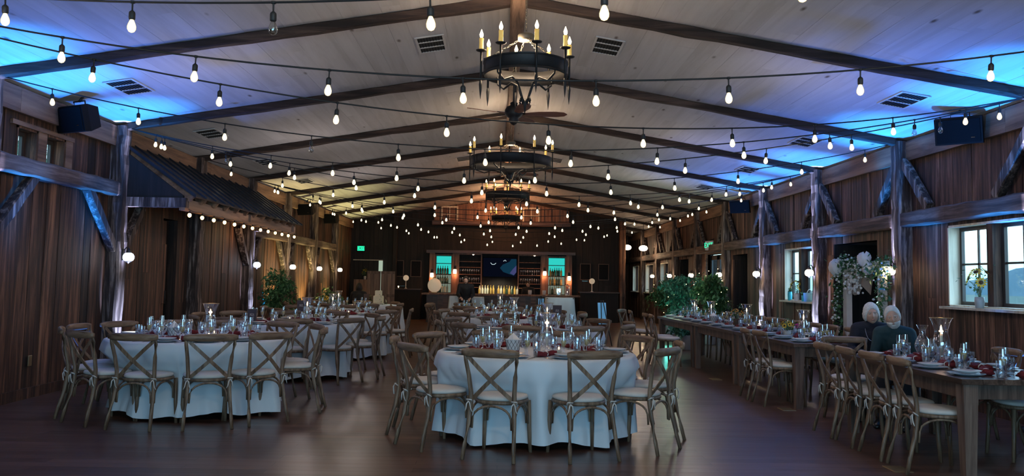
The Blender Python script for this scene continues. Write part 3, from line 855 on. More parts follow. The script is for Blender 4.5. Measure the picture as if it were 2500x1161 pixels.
# ------------------------------------------------------------------ round tables
HOURS = lambda k: ['twelve','one','two','three','four','five','six','seven','eight','nine','ten','eleven'][k % 12]+" o'clock"
def smooth(a, b, x):
    t = min(1, max(0, (x-a)/(b-a))); return t*t*(3-2*t)
def round_table(cx, cy, angs, name, near, seed, sign=None, num=None, hurr=(0,0), rseat=1.03, nset=None, cloth_lab=None):
    """angs: seat angles in degrees, 0 = towards the camera, positive = towards camera left"""
    rnd = random.Random(seed); Z = .76; RT = .915
    t = thing('round_table', 'round folding table hidden under the white cloth of the %s' % name, 'table', (cx, cy, 0))
    m = MB(); m.lathe([(RT-.01,.72),(RT,.725),(RT,.748),(RT-.005,.752)], 48); m.build('tabletop', W_TABLE, t)
    for a in (40, 140, 220, 320):
        m = MB(); x, y = .5*math.cos(R(a)), .5*math.sin(R(a))
        m.tube([(x,y,.72),(x,y,.25),(x*1.12,y*1.12,0)], .016, 8); m.build('leg', BLACK, t)
    # cloth
    n = 168; prof = []
    vs = []; fs = []
    ph = [rnd.uniform(0, 6.28) for _ in range(6)]
    zs = [.752,.735,.70,.64,.56,.48,.40,.30,.20,.12,.07]
    def dirs(a): return a
    seats = [(-PI/2-R(a)) for a in angs]
    rows = []
    for r in (.001, .3, .6, .86, .905): rows.append([(r*math.cos(2*PI*i/n), r*math.sin(2*PI*i/n), Z) for i in range(n)])
    kk = rnd.choice((17, 19, 21))
    for zi, z in enumerate(zs):
        row = []
        for i in range(n):
            a = 2*PI*i/n
            d = (Z-z)/.69
            wv = .5+.5*math.sin(kk*a+ph[0]+1.3*math.sin(3*a+ph[1]))
            wv = wv**1.5
            wv += .25*math.sin((kk*2+3)*a+ph[2])
            r = .925+.012*smooth(0,.1,d)+(.105*wv+.02)*d**.8
            for sa in seats:
                da = (a-sa+PI) % (2*PI)-PI
                k = 1-smooth(.20, .34, abs(da))
                if k > 0 and z < .62:
                    dep = smooth(.62, .50, z)*(1-.35*smooth(.35,.05,z))
                    lim = (rseat-.222)/max(.7, math.cos(da))
                    lim = min(lim, r)
                    r = r*(1-k*dep)+lim*k*dep
            zz = z if zi < len(zs)-1 else .055+.02*math.sin(5*a+ph[3])+.012*math.sin(11*a+ph[4])
            row.append((r*math.cos(a), r*math.sin(a), zz))
        rows.append(row)
    for row in rows: vs += row
    for q in range(len(rows)-1):
        for i in range(n):
            j = (i+1) % n; fs.append((q*n+i, (q+1)*n+i, (q+1)*n+j, q*n+j))
    fs.append(tuple(range(n)))
    m = MB(); m.add(vs, fs, True)
    cl = m.build('tablecloth', LINEN); cl.location = (cx, cy, 0)
    tag(cl, cloth_lab or 'floor length white cloth draped over the %s' % name, 'tablecloth')
    order = sorted(range(len(angs)), key=lambda i: angs[i] % 360)
    hours = {}
    used = set()
    for i in order:
        h = int(round(6+angs[i]/30)) % 12
        while h in used: h = (h+1) % 12
        used.add(h); hours[i] = h
    for i, a in enumerate(angs):
        d = -PI/2-R(a); hr = HOURS(hours[i]); rr = rseat+rnd.uniform(0, .025)
        x, y = cx+rr*math.cos(d), cy+rr*math.sin(d)
        face = d+PI/2+rnd.uniform(-.05, .05)
        chair(x, y, face, "cross-back oak chair at the %s place of the %s" % (hr, name), 'cross-back chairs around the %s' % name, near)
        r2 = RT-.17
        place_setting(cx+r2*math.cos(d), cy+r2*math.sin(d), d+PI/2, Z, "at the %s place of the" % hr, name, near, rnd)
    hurricane(cx+hurr[0], cy+hurr[1], Z, 'tall glass hurricane with a lit taper in the middle of the %s' % name)
    rr = rnd.uniform(0, 6)
    for k in range(3):
        a = rr+k*2.1; VO.place((cx+.24*math.cos(a), cy+.24*math.sin(a), Z), 0, 'small votive cup around the hurricane of the %s' % name, 'votive cups on the %s' % name)
    return t
def ring(n, off=None):
    o = 180/n if off is None else off
    return [o+360*k/n for k in range(n)]
round_table(.35, 8.2, ring(10), 'front centre round table', True, 11, hurr=(.10, .02), rseat=1.04)
lattice_pail(.13, 8.1, .76, 'white lattice pail of paper napkins on the front centre round table')
round_table(-3.2, 9.3, [7,37,66,92,119,147,177,207,236,265,310,336.5], 'front left round table', True, 12, hurr=(.12, -.05), rseat=1.0)
lattice_pail(-3.38, 9.05, .76, 'white lattice pail of paper napkins on the front left round table')
round_table(.5, 11.9, ring(10, 10), 'second centre round table', False, 13, hurr=(.15, .0))
round_table(-3.05, 12.55, ring(10, 20), 'second left round table', False, 14, hurr=(.25, .05))
round_table(.2, 15.4, ring(10, 5), 'third centre round table', False, 15, hurr=(.05, .0))
round_table(-2.95, 15.8, ring(8, -3), 'third left round table', False, 16, hurr=(-.1, .0))
round_table(-.3, 19.0, ring(8, 20), 'rearmost centre round table', False, 17, hurr=(.3, .0))
round_table(-3.5, 19.2, ring(8, 10), 'rearmost left round table', False, 18, hurr=(-.1, .1))
table_sign(.52, 11.45, .76, '11', 'dark framed sign reading 11 on the second centre round table')
table_sign(1.0, 15.1, .76, '11', 'dark framed sign reading 11 on the third centre round table', 0, .16, .23)
table_sign(-3.45, 12.1, .76, '15', 'dark framed sign reading 15 on the second left round table', .05)
table_sign(-3.6, 15.7, .76, None, 'dark framed sign with scrollwork on the third left round table', .1, .15, .22)
bouquet(-3.9, 19.3, .76, 'small yellow arrangement on the rearmost left round table', flowers=6, h=.1, spreadr=.1, tall=.14)

# ------------------------------------------------------------------ long farm tables
ORD = ['nearest', 'second', 'third', 'fourth']
def farm_table(x0, y0, x1, y1, w, idx):
    """x0,y0 near left corner; x1,y1 far left corner"""
    name = '%s farm table' % ORD[idx]
    L = math.hypot(x1-x0, y1-y0); a = math.atan2(y1-y0, x1-x0)-PI/2
    t = thing('farm_table', ['nearest long dark wooden farm table along the window wall', 'second long farm table, beyond the seated couple', 'third long farm table from the camera by the window wall', 'fourth and farthest long farm table, before the potted trees'][idx], 'table', (x0, y0, 0), a)
    m = MB(); nb = 6
    for k in range(nb):
        m.t = random.uniform(.3,.8); m.box(w*k/nb+.0012, w*(k+1)/nb-.0012, -.0, L, .715, .755)
    m.t = .4; m.box(.01, w-.01, .01, L-.01, .712, .74)
    m.build('tabletop', W_TABLE, t)
    m = MB(); m.t = .5
    m.box(.07, .10, .08, L-.08, .6, .712); m.box(w-.10, w-.07, .08, L-.08, .6, .712); m.box(.08, w-.08, .07, .10, .6, .712); m.box(.08, w-.08, L-.10, L-.07, .6, .712)
    m.build('apron', W_TABLEV, t)
    for (x, y) in ((.085,.085),(w-.085,.085),(.085,L-.085),(w-.085,L-.085)):
        m = MB(); m.t = random.uniform(.4,.9)
        q = .055
        m.sweep([(x,y,.712),(x,y,.58),(x,y,.55),(x,y,0)], [[(-s,-s),(s,-s),(s,s),(-s,s)] for s in (q,q,q*.96,q*.72)]); m.build('leg', W_TABLEV, t)
    def W(u, v): return (x0+u*math.cos(a)-v*math.sin(a), y0+u*math.sin(a)+v*math.cos(a))
    return t, W, L, a, name
FT = [(3.44,6.42,3.41,8.62,.98),(3.40,9.98,3.34,12.32,.98),(3.33,12.36,3.27,14.72,.98),(3.26,14.76,3.17,17.4,.98)]
SIDEN = ['first','second','third','fourth','fifth']
for idx, (a0, b0, a1, b1, w) in enumerate(FT):
    t, W, L, ang, nm = farm_table(a0, b0, a1, b1, w, idx)
    near = idx < 1; mid = idx < 2; rnd = random.Random(40+idx)
    ns = 4
    for k in range(ns):
        v = L*(k+.5)/ns
        for side in (0, 1):
            u = .19 if side == 0 else w-.19
            x, y = W(u, v); face = (-PI/2 if side == 0 else PI/2)+ang
            place_setting(x, y, face, .755, 'at the %s %s seat of the' % (SIDEN[k], 'aisle' if side == 0 else 'window'), nm, idx < 1, rnd)
    # chairs
    cv = {0: [.42,.93,1.45,1.97], 1: [.42,.95], 2: [], 3: [.3,.85,2.3]}[idx]
    back = {0: .06, 1: .06, 2: -.1, 3: -.28}[idx]
    for k, v in enumerate(cv):
        x, y = W(-.03+back, v)
        chair(x, y, -PI/2+ang+rnd.uniform(-.12,.08), 'cross-back oak chair, %s on the aisle side of the %s' % (SIDEN[k], nm), 'aisle side chairs of the %s' % nm, idx < 2)
    cv = {0: [.3,.95,1.6], 1: [.9,1.5,2.1], 2: [.3,.95,1.6,2.15], 3: [.3,.95,1.6,2.2]}[idx]
    for k, v in enumerate(cv):
        x, y = W(w+.05, v)
        chair(x, y, PI/2+ang+rnd.uniform(-.1,.1), 'cross-back oak chair, %s on the window side of the %s' % (SIDEN[k], nm), 'window side chairs of the %s' % nm, idx < 1)
chair(3.72, 9.12, PI-.15, 'cross-back oak chair at the far end of the nearest farm table', None, True)
chair(2.72, 17.35, -PI/2-.5, 'cross-back chair standing off the far end of the fourth farm table', None, False)
hurricane(3.96, 7.72, .755, 'large glass hurricane with a lit candle on the nearest farm table', 1.12)
hurricane(3.86, 10.95, .755, 'glass hurricane with a lit taper on the second farm table')
hurricane(3.75, 15.3, .755, 'glass hurricane with a lit taper on the fourth farm table')
hurricane(3.7, 16.4, .755, 'rearmost glass hurricane on the fourth farm table')
bouquet(3.72, 11.15, .755, 'yellow flowers beside the hurricane on the second farm table', flowers=7, h=.09, spreadr=.09, tall=.12)
bouquet(3.72, 13.55, .755, 'bushy orange yellow flowers in a brown pot on the third farm table', flowers=14, h=.13, spreadr=.11, tall=.15, potm=BARK, petal=plain('orange_petals', (.75,.33,.05), .7, 0, .2, 30))
bouquet(4.15, 12.05, .755, 'magenta blossoms at the far end of the second farm table', flowers=8, h=.06, spreadr=.06, tall=.06, petal=plain('magenta_petals', (.65,.03,.25), .7))
hurricane(3.85, 13.45, .755, 'glass hurricane beside the orange flowers on the third farm table')
lattice_pail(3.7, 14.95, .755, 'white lattice pail on the fourth farm table')
# menu card tumblers and a glass vase near the man
for k, (x, y) in enumerate(((3.78,7.25),(4.12,7.95))):
    GO.place((x, y, .755), 0, ['stemmed water goblet before the hurricane on the nearest farm table', 'stemmed water goblet behind the hurricane on the nearest farm table'][k], None)
mb = MB(); mb.lathe([(.045,0),(.05,.006),(.045,.03),(.07,.09),(.075,.13),(.05,.18),(.03,.22),(.034,.27),(.055,.31)], 22, True, False)
o = mb.build('glass_vase', GLASS); o.location = (4.1, 8.35, .755); tag(o, 'empty clear glass vase standing at the right elbow of the man', 'vase')
# ------------------------------------------------------------------ string lights
def socket_mb():
    m = MB(); m.lathe([(.004,0),(.008,-.004),(.005,-.012),(.0045,-.045),(.009,-.05),(.016,-.056),(.018,-.064),(.018,-.094),(.014,-.100)], 10); 
    m.lathe([(.014,.006),(.016,0),(.014,-.006)], 8); return m
def bulb_mb(s=1.):
    m = MB(); m.lathe([(.010,-.098),(.013,-.106),(.020,-.122),(.0245,-.138),(.0235,-.154),(.015,-.168),(.003,-.173)], 12, True, True); return m
SOCK = socket_mb().mesh('socket', WIRE); BON = bulb_mb().mesh('bulb', BULB_ON)
BOF = bulb_mb().mesh('bulb', BULB_OFF); FIL = None
def string(A, B, label, sag=.68, first=.53, step=.883, off=(), group='festoon strings across the hall'):
    A, B = Vector(A), Vector(B); L = (B-A).length
    def pt(f):
        p = A.lerp(B, f); p.z -= sag*4*f*(1-f); return p
    n = 36
    m = MB(); m.tube([tuple(pt(i/n)) for i in range(n+1)], .0065, 5)
    t = thing('string_lights', label, 'string lights', (0,0,0), 0, group)
    m.build('cable', WIRE, t)
    k = 0; d = first
    while d < L-.25:
        p = pt(d/L)
        b = link('bulb', BOF if k in off else BON, t); b.location = p; b.rotation_euler = (random.uniform(-.06,.06), random.uniform(-.06,.06), 0)
        s = link('socket', SOCK, b)
        if k in off: s['kind'] = None; del s['kind']; b['label'] = 'unlit clear bulb'
        d += step; k += 1
    return t
def La(i): return (XL+.12, TY(i), 3.43)
def Ra(i): return (XR-.12, TY(i), 3.43)
NAM = {-1: 'nearest the camera', 0: 'one bay in front of the big chandelier'}
def sl(a, b):
    ords = ['camera end', 'first', 'second', 'third', 'fourth', 'fifth', 'sixth', 'seventh', 'eighth']
    return 'bulb string swagged from the %s left post to the %s right post' % (ords[max(0,a)], ords[max(0,b)] if b >= 0 else 'unseen')
for (a, b, off) in ((0,-1,(4,)),(0,0,()),(0,1,()),(1,1,(3,10)),(2,1,(11,)),(2,2,(1,)),(2,3,()),(3,3,()),(4,3,(1,)),(4,4,()),(4,5,()),(5,5,()),(6,5,()),(6,6,()),(7,7,())):
    string(La(a), Ra(b), sl(a, b), off=off, sag=.60 if b < 0 else .68, first=.62 if b < 0 or (a, b) == (1, 1) else .53)
string((XL+1.3, 24.8, 3.3), (4.2, 28.9, 3.3), 'bulb string hanging in front of the dark bar wall', first=.5, group=None)

# ------------------------------------------------------------------ chandeliers
def chandelier(y, R_, zt, label, nc=8, phase=0.):
    t = thing('ring_chandelier', label, 'chandelier', (XA+(.065 if y < 9 else .0), y, zt), phase)      # origin: centre of the ring's top edge
    h = .155*R_/.45 if R_ < .6 else .16
    n = 48
    m = MB(); m.lathe([(R_,0),(R_,-h),(R_-.012,-h),(R_-.012,0),(R_,0)], n, False, False, None, True)
    m.lathe([(R_+.006,-.002),(R_+.006,-.018),(R_,-.018)], n, False, False); m.lathe([(R_,-h+.018),(R_+.006,-h+.018),(R_+.006,-h)], n, False, False)
    m.build('ring_band', IRON, t)
    # arms curving to the middle below
    for k in range(4):
        a = PI/4+k*PI/2; c, s = math.cos(a), math.sin(a); p = []
        prof = [(R_-.02,-h*.6),(R_-.03,-h-.02),(R_*.72,-h-.075),(R_*.45,-h-.03),(R_*.25,-h-.07),(R_*.1,-h-.2),(.03,-h-.25),(.02,-h-.225),(R_*.13,-h-.2),(R_*.17,-h-.23),(R_*.13,-h-.26)]
        q = []
        for i in range(len(prof)-1):
            for f in (0, .5): q.append((prof[i][0]*(1-f)+prof[i+1][0]*f, prof[i][1]*(1-f)+prof[i+1][1]*f))
        m = MB(); m.tube([(r*c, r*s, z) for r, z in q], .010, 6); m.build('scroll_arm', IRON, t)
    m = MB(); m.lathe([(.004,-h-.34),(.014,-h-.27),(.024,-h-.24),(.012,-h-.21)], 10); m.build('finial', IRON, t)
    zh = .22
    m = MB(); m.lathe([(.03,zh-.02),(.075,zh-.015),(.078,zh+.035),(.07,zh+.045),(.02,zh+.05)], 20); m.build('hub', BRONZE, t)
    # chains
    def chain(p0, p1, name):
        P0, P1 = Vector(p0), Vector(p1); L = (P1-P0).length; k = max(2, int(L/.034)); m = MB(); d = (P1-P0).normalized()
        for i in range(k):
            c = P0.lerp(P1, (i+.5)/k); s = d.orthogonal().normalized()
            if i % 2: s = d.cross(s)
            m.tube([tuple(c+d*.021*math.cos(w)+s*.009*math.sin(w)) for w in [2*PI*j/8 for j in range(8)]], .0028, 4, closed=True, up=tuple(d.cross(s)))
        m.build(name, BRONZE, t)
    chain((0,0,zh+.05), (0,0,ZA-.17-zt), 'hanging_chain')
    for k in range(4):
        a = k*PI/2+.3; chain((.06*math.cos(a), .06*math.sin(a), zh-.01), ((R_-.01)*math.cos(a), (R_-.01)*math.sin(a), -.01), 'support_chain')
    for k in range(nc):
        a = 2*PI*k/nc+.2; c, s = math.cos(a), math.sin(a); r = R_+.03; hh = R_ < .6; M = Matrix.Translation((r*c, r*s, 0))
        m = MB(); m.tube([(0,0,.075),(0,0,-h-.06)], .010, 8, M)
        m.lathe([(.010,-h-.06),(.015,-h-.10),(.010,-h-.16),(.001,-h-.235)], 8, True, True, M)
        m.lathe([(.015,.07),(.045,.078),(.05,.086),(.015,.084)], 14, True, True, M)
        b = m.build('candle_spike', IRON, t)
        m = MB(); m.lathe([(.0195,.084),(.021,.11),(.0195,.16),(.021,.195),(.012,.2)], 12, True, True, M); cd = m.build('candle_sleeve', WAXY, b)
        if True:
            m = MB(); m.lathe([(.006,.198),(.015,.212),(.018,.232),(.010,.255),(.002,.278)], 10, True, True, M); m.build('flame_bulb', FLAMEB, b)
    return t
FLAMEB = emis('chandelier_flame_bulb', (1., .78, .45), 14.)
chandelier(7.85, .39, 3.44, 'nearest iron ring chandelier with honey candles, hanging before the ceiling fan', 8, 0)
chandelier(13.95, .66, 3.42, 'largest iron ring chandelier, second from the camera', 8, .35)
chandelier(20.2, .50, 3.48, 'third iron ring chandelier, crowded with lit candles', 10, .1)
chandelier(26.3, .44, 3.38, 'rearmost iron ring chandelier before the bar gable', 8, .5)

# ------------------------------------------------------------------ ceiling fans
def fan(y, label, phase):
    z = 3.56
    t = thing('ceiling_fan', label, 'fan', (XA, y, z), phase)
    m = MB(); m.tube([(0,0,.1),(0,0,ZA-.17-z)], .014, 8); m.build('downrod', BLACK, t)
    m = MB(); m.lathe([(.02,.17),(.05,.15),(.045,.12),(.09,.10),(.115,.06),(.115,0),(.09,-.03),(.06,-.05),(.065,-.08),(.04,-.12),(.01,-.14)], 20); m.build('motor_housing', BLACK, t)
    for k in range(5):
        a = 2*PI*k/5
        M = Matrix.Rotation(a, 4, 'Z') @ Matrix.Translation((0,0,.0)) @ Matrix.Rotation(R(-13), 4, 'X')
        m = MB(); vs = []; 
        out = [(.15,-.03),(.2,-.045),(.32,-.07),(.55,-.075),(.65,-.055),(.69,0),(.65,.055),(.55,.075),(.32,.07),(.2,.045),(.15,.03)]
        n = len(out)
        vs = [(x,yy,0) for x,yy in out]+[(x,yy,.008) for x,yy in out]
        fs = [tuple(range(n-1,-1,-1)), tuple(range(n,2*n))]+[(i,(i+1)%n,n+(i+1)%n,n+i) for i in range(n)]
        m.add(vs, fs, False, M); b = m.build('blade', W_FAN, t)
        m = MB(); m.box(.08,.24,-.02,.02,.008,.016, M); m.build('blade_bracket', BLACK, b)
    return t
fan(11.0, 'reddish five-blade ceiling fan behind the nearest chandelier', -.08)
fan(17.1, 'five-blade ceiling fan behind the largest chandelier', .5)
fan(23.3, 'rearmost five-blade ceiling fan behind the third chandelier', .2)

# ------------------------------------------------------------------ ceiling vents (three-panel registers on the slopes)
def vent(x, y, label):
    sl_ = SLL if x < XA else -SLR
    a = math.atan(sl_)
    t = thing('ceiling_vent', label, 'vent', (x, y, ceilz(x)-.003)); t.rotation_euler = (0, -a, 0)
    w, l = .17, .33
    m = MB(); 
    m.box(-w,-w+.025,-l,l,-.012,.0); m.box(w-.025,w,-l,l,-.012,0)
    for yy in (-l, -l/3-.0125*1, l/3-.0125, l-.025): m.box(-w+.025,w-.025,yy,yy+.025,-.012,0)
    m.build('frame', VENTW, t)
    m = MB(); m.box(-w+.02,w-.02,-l+.02,l-.02,-.004,-.001); m.build('backing', DARK, t)
    m = MB()
    for k in range(9):
        xx = -w+.035+k*(2*w-.07)/8; m.box(xx-.003,xx+.003,-l+.025,l-.025,-.010,-.005)
    m.build('louvres', GRILLE, t)
for k, (x, y) in enumerate(((-.87,9.99),(-4.39,10.0),(-4.49,13.15),(-4.5,19.5),(-.9,19.6),(1.2,9.9),(4.66,9.85),(4.61,12.95),(4.66,16.2),(1.2,19.5),(-4.5,16.3),(4.6,19.4))):
    row = 'left' if x < 0 else 'right'
    near = 'ridge' if abs(x) < 2 else 'eave'
    vent(x, y, 'white three-panel air vent on the %s ceiling slope near the %s, %s' % (row, near, {9:'first bay in view',10:'first bay in view',13:'second bay in view',12:'second bay in view',16:'third bay in view',19:'fourth bay in view'}[int(y)]))

# ------------------------------------------------------------------ speakers
def speaker(side, y, z, label, s=1.):
    x = (XL if side < 0 else XR)-side*.30
    t = thing('wall_speaker', label, 'speaker', (x, y, z)); t.scale = (s,)*3
    t.rotation_euler = (R(14), 0, -side*R(38)) if side > 0 else (R(14), 0, R(-28))
    m = MB(); pr = [(-.24,-.13),(-.24,.13),(-.14,.19),(.17,.16),(.24,.05),(.24,-.05),(.17,-.16),(-.14,-.19)]
    vs = [(px_,-.0,pz_) for px_,pz_ in pr]
    # trapezoid cabinet: wide grille front (towards -Y), narrower back
    F = [(-.25,-.12,-.15),(.25,-.12,-.15),(.25,-.12,.15),(-.25,-.12,.15)]; Bk = [(-.17,.16,-.12),(.17,.16,-.12),(.17,.16,.12),(-.17,.16,.12)]
    Md = [(-.25,-.04,-.16),(.25,-.04,-.16),(.25,-.04,.16),(-.25,-.04,.16)]
    m.add(F+Md+Bk, [(0,1,2,3),(0,4,5,1),(1,5,6,2),(2,6,7,3),(3,7,4,0),(4,8,9,5),(5,9,10,6),(6,10,11,7),(7,11,8,4),(8,11,10,9)])
    m.build('cabinet', PLASTIC, t)
    m = MB(); m.bbox(0,-.127,0,.46,.012,.27,.005); g = m.build('grille', GRILLE, t)
    m = MB(); m.box(.13,.17,-.1345,-.133,-.085,-.075); m.build('badge', STEEL, g)
    m = MB(); m.tube([(-.1,.05,.12),(-.1,.05,.2),(.1,.05,.2),(.1,.05,.12)], .01, 6); m.tube([(0,.05,.2),(0,.12,.26)], .016, 8); m.build('bracket', BLACK, t)
speaker(-1, 10.15, 3.24, 'black box speaker under the eave above the high left windows', 1.)
speaker(1, 9.85, 3.26, 'black box speaker under the eave above the large right window', 1.)
speaker(-1, 22.2, 3.15, 'black speaker high on the left wall beyond the metal lean-to roof', .9)
speaker(1, 19.0, 3.15, 'second black speaker high on the right wall', .9)
speaker(-1, 25.5, 3.15, 'farthest black speaker high on the left wall', .9)

# ------------------------------------------------------------------ wall sconces
def sconce(side, y, label, kind='warm', z=1.64):
    xf = (XL if side < 0 else XR)-side*.2           # face of the post
    y -= .0
    t = thing('wall_sconce', label, 'wall lamp', (xf, y-.05, z)); t.scale = (.8,)*3
    m = MB(); m.bbox(-side*.012, .05, .04, .024, .09, .2, .006); m.build('backplate', BLACK, t)
    m = MB(); dx = -side*.12
    m.tube([(-side*.02,.05,.12),(dx*.6,.02,.17),(dx,0,.16),(dx,0,.1)], .009, 8); m.lathe([(.012,.15),(.03,.12),(.045,.085),(.05,.075)], 14, True, True, Matrix.Translation((dx,0,0))); m.build('arm', BLACK, t)
    m = MB(); m.lathe([(.045,.075),(.075,.055),(.092,.02),(.092,-.02),(.075,-.052),(.04,-.07)], 20, True, True, Matrix.Translation((dx,0,0)))
    m.build('globe', OPAL_W if kind == 'warm' else OPAL_B, t)
    m = MB(); m.lathe([(.05,-.066),(.05,-.075),(.025,-.085),(.010,-.10),(.001,-.11)], 12, True, True, Matrix.Translation((dx,0,0))); m.build('finial', BLACK, t)
    L_ = bpy.data.lights.new('sconce_lamp', 'POINT'); L_.energy = 4.5 if kind == 'warm' else 3.; L_.color = (1,.72,.45) if kind == 'warm' else (.75,.85,1)
    L_.shadow_soft_size = .04; lo = link('sconce_lamp', L_, t); lo.location = (dx-side*.12, -.12, 0)
on = ['','','second','third','fourth','fifth','sixth','seventh','eighth']
for i in (2, 4): sconce(-1, TY(i), 'clear bluish globe sconce on the %s post of the left wall' % on[i], 'cool')
for i in (5, 6, 7): sconce(-1, TY(i), 'opal globe sconce on the %s post of the left wall' % on[i])
for i in (2, 3, 4, 5, 6, 7, 8): sconce(1, TY(i), 'glowing opal globe sconce on the %s post of the right wall' % on[i])
# pendants in the side corridor
for k, (x, y, z) in enumerate(((5.0, 30.2, 2.62), (4.85, 33.0, 2.75))):
    t = thing('globe_pendant', ['opal globe pendant nearer to the hall at the mouth of the corridor', 'opal globe pendant deeper inside the corridor'][k], 'pendant lamp', (x, y, z))
    m = MB(); m.tube([(0,0,.12),(0,0,ceilz(x)-z)], .008, 6); m.build('rod', BLACK, t)
    m = MB(); m.lathe([(.04,.1),(.12,.07),(.155,.02),(.155,-.02),(.12,-.075),(.04,-.1)], 20); m.build('globe', OPAL_W, t)
    m = MB(); m.lathe([(.05,.1),(.045,.13),(.01,.15)], 12); m.build('cap', BLACK, t)
    L_ = bpy.data.lights.new('pendant_lamp', 'POINT'); L_.energy = 30; L_.color = (1,.7,.42); L_.shadow_soft_size = .05; lo = link('pendant_lamp', L_, t); lo.location = (0,0,-.2)

# ------------------------------------------------------------------ lean-to roof on the left wall
yA, yB = TY(2)+.05, TY(4)+.25; xw, xe, zw, ze = XL+.03, XL+1.06, 3.24, 2.52
lt = thing('lean_to_roof', 'ribbed dark metal lean-to roof jutting from the left wall over the doors', 'roof', (XL, (yA+yB)/2, 2.4))
lt0 = Vector(lt.location)
def lb(mb, name, mat, par=lt):
    mb.v = [tuple(Vector(p)-lt0) for p in mb.v]; return mb.build(name, mat, par)
m = MB(); th = .02
nrm = Vector((zw-ze, 0, xe-xw)).normalized()
def rp(f, y, d): p = Vector((xw+(xe-xw)*f, y, zw+(ze-zw)*f))+nrm*d; return tuple(p)
vs = [rp(0,yA,0), rp(1.06,yA,0), rp(1.06,yB,0), rp(0,yB,0), rp(0,yA,th), rp(1.06,yA,th), rp(1.06,yB,th), rp(0,yB,th)]
m.add(vs, [(0,3,2,1),(4,5,6,7),(0,1,5,4),(1,2,6,5),(2,3,7,6),(3,0,4,7)])
k = int((yB-yA)/.40)
for i in range(k+1):
    y = yA+(yB-yA)*i/k
    y0, y1 = y-.012, y+.012
    vs = [rp(0,y0,th), rp(1.06,y0,th), rp(1.06,y1,th), rp(0,y1,th), rp(0,y0,th+.022), rp(1.06,y0,th+.022), rp(1.06,y1,th+.022), rp(0,y1,th+.022)]
    m.add(vs, [(0,3,2,1),(4,5,6,7),(0,1,5,4),(1,2,6,5),(2,3,7,6),(3,0,4,7)])
lb(m, 'metal_panel', METALROOF)
m = MB(); m.t = .6; y = yA+.1
while y < yB-.05:
    p0 = Vector(rp(.05,y,-.055)); p1 = Vector(rp(1.02,y,-.055)); m.t = random.uniform(.4,.9); m.bar(tuple(p0), tuple(p1), .06, .1); y += .52
lb(m, 'rafter_tails', W_TRIMY)
m = MB(); m.t = .7; m.box(xe-.15, xe-.07, yA, yB, 2.30, 2.46); lb(m, 'eave_beam', W_TRIMY)
m = MB(); m.t = .25
vs = [(xw,yA,ze-.05),(xe-.1,yA,ze-.05),(xe-.1,yA,ze-.02),(xw,yA,zw-.06)]; vs += [(x,yA+.04,z) for x,_,z in vs]
m.add(vs, [(0,1,2,3),(7,6,5,4),(0,4,5,1),(1,5,6,2),(2,6,7,3),(3,7,4,0)]); lb(m, 'gable_board', W_BACK)
for yy in (yA+.06, TY(3), TY(4)-.0):
    m = MB(); m.t = .7; m.box(XL+.0, xe-.06, yy-.07, yy+.07, 2.34, 2.47); lb(m, 'tie_beam', W_POST)
for (ya_, yb_) in ((TY(2)+.12, TY(2)+.75), (TY(4)-.12, TY(4)-.8)):
    m = MB(); m.t = .7; m.bar((XL+.1, ya_, 1.66), (XL+.1, yb_, 2.38), .1, .11, None, (1,0,0)); lb(m, 'knee_brace', W_POST)
t = thing('string_lights', 'row of warm orange bulbs along the edge of the lean-to roof', 'string lights', (xe-.1, yA, 2.3))
t0 = Vector(t.location); pts = []; nb_ = 13
for i in range(49):
    f = i/48; pts.append((.06, (yB-yA-.1)*f+.05, .02-.02*abs(math.sin(f*nb_*PI))))
MB().tube(pts, .005, 5).build('cable', WIRE, t)
GB = MB(); GB.ball((0,0,-.06), .026, .026, .03, 12, 8); GBm = GB.mesh('bulb', BULB_WARM)
SK = MB(); SK.lathe([(.012,0),(.014,-.035)], 8); SKm = SK.mesh('socket', WIRE)
for k in range(nb_):
    b = link('bulb', GBm, t); b.location = (.06, .1+(yB-yA-.3)*k/(nb_-1), .0); link('socket', SKm, b)

# exit signs
EXG = emis('exit_green', (.02,.85,.38), 1.6); EXL = emis('exit_letter', (.6,1.,.75), 2.)
def exit_sign(loc, rz, w, h, label, inv=False):
    t = thing('exit_sign', label, 'sign', loc, rz)
    MB().bbox(0,0,0,w+.04,.04,h+.04,.006).build('housing', POTW if inv else PLASTIC, t)
    MB().box(-w/2,w/2,-.024,-.0205,-h/2,h/2).build('lit_panel', EXG if not inv else POTW, t)
    text_mb('EXIT', h*.95, DARK if not inv else EXG, 'lettering', t, (0,-.0255,0), (PI/2,0,0))
exit_sign((-4.95, YB-.13, 2.44), 0, .25, .16, 'green exit sign above the dark entry by the bar')
exit_sign((XR-.16, 22.5, 2.42), -PI/2+.35, .3, .2, 'white and green exit sign over the glazed door on the right', True)
m = MB(); m.bar((XR-.02,22.55,2.6),(XR-.16,22.5,2.55),.02,.02); o = m.build('sign_arm', BLACK); tag(o, 'short black arm carrying the exit sign over the glazed door', 'bracket')

# floor outlet covers and wall outlet
for k, (x, y) in enumerate(((3.15,6.85),(3.32,10.0),(3.25,13.0))):
    mb = MB(); mb.bbox(0,0,.003,.15,.22,.006,.002); o = mb.build('floor_outlet', BRASS); o.location = (x-.3+.3, y, 0)
    tag(o, 'brass floor outlet cover beside the %s farm table' % ORD[k], 'outlet')
mb = MB(); mb.bbox(0,0,0,.01,.075,.12,.003); o = mb.build('wall_outlet', BRASS); o.location = (XL+.032, 9.9, .42); tag(o, 'small tan outlet plate low on the left board wall', 'outlet')
# ------------------------------------------------------------------ bar wall
YW = YB-.03
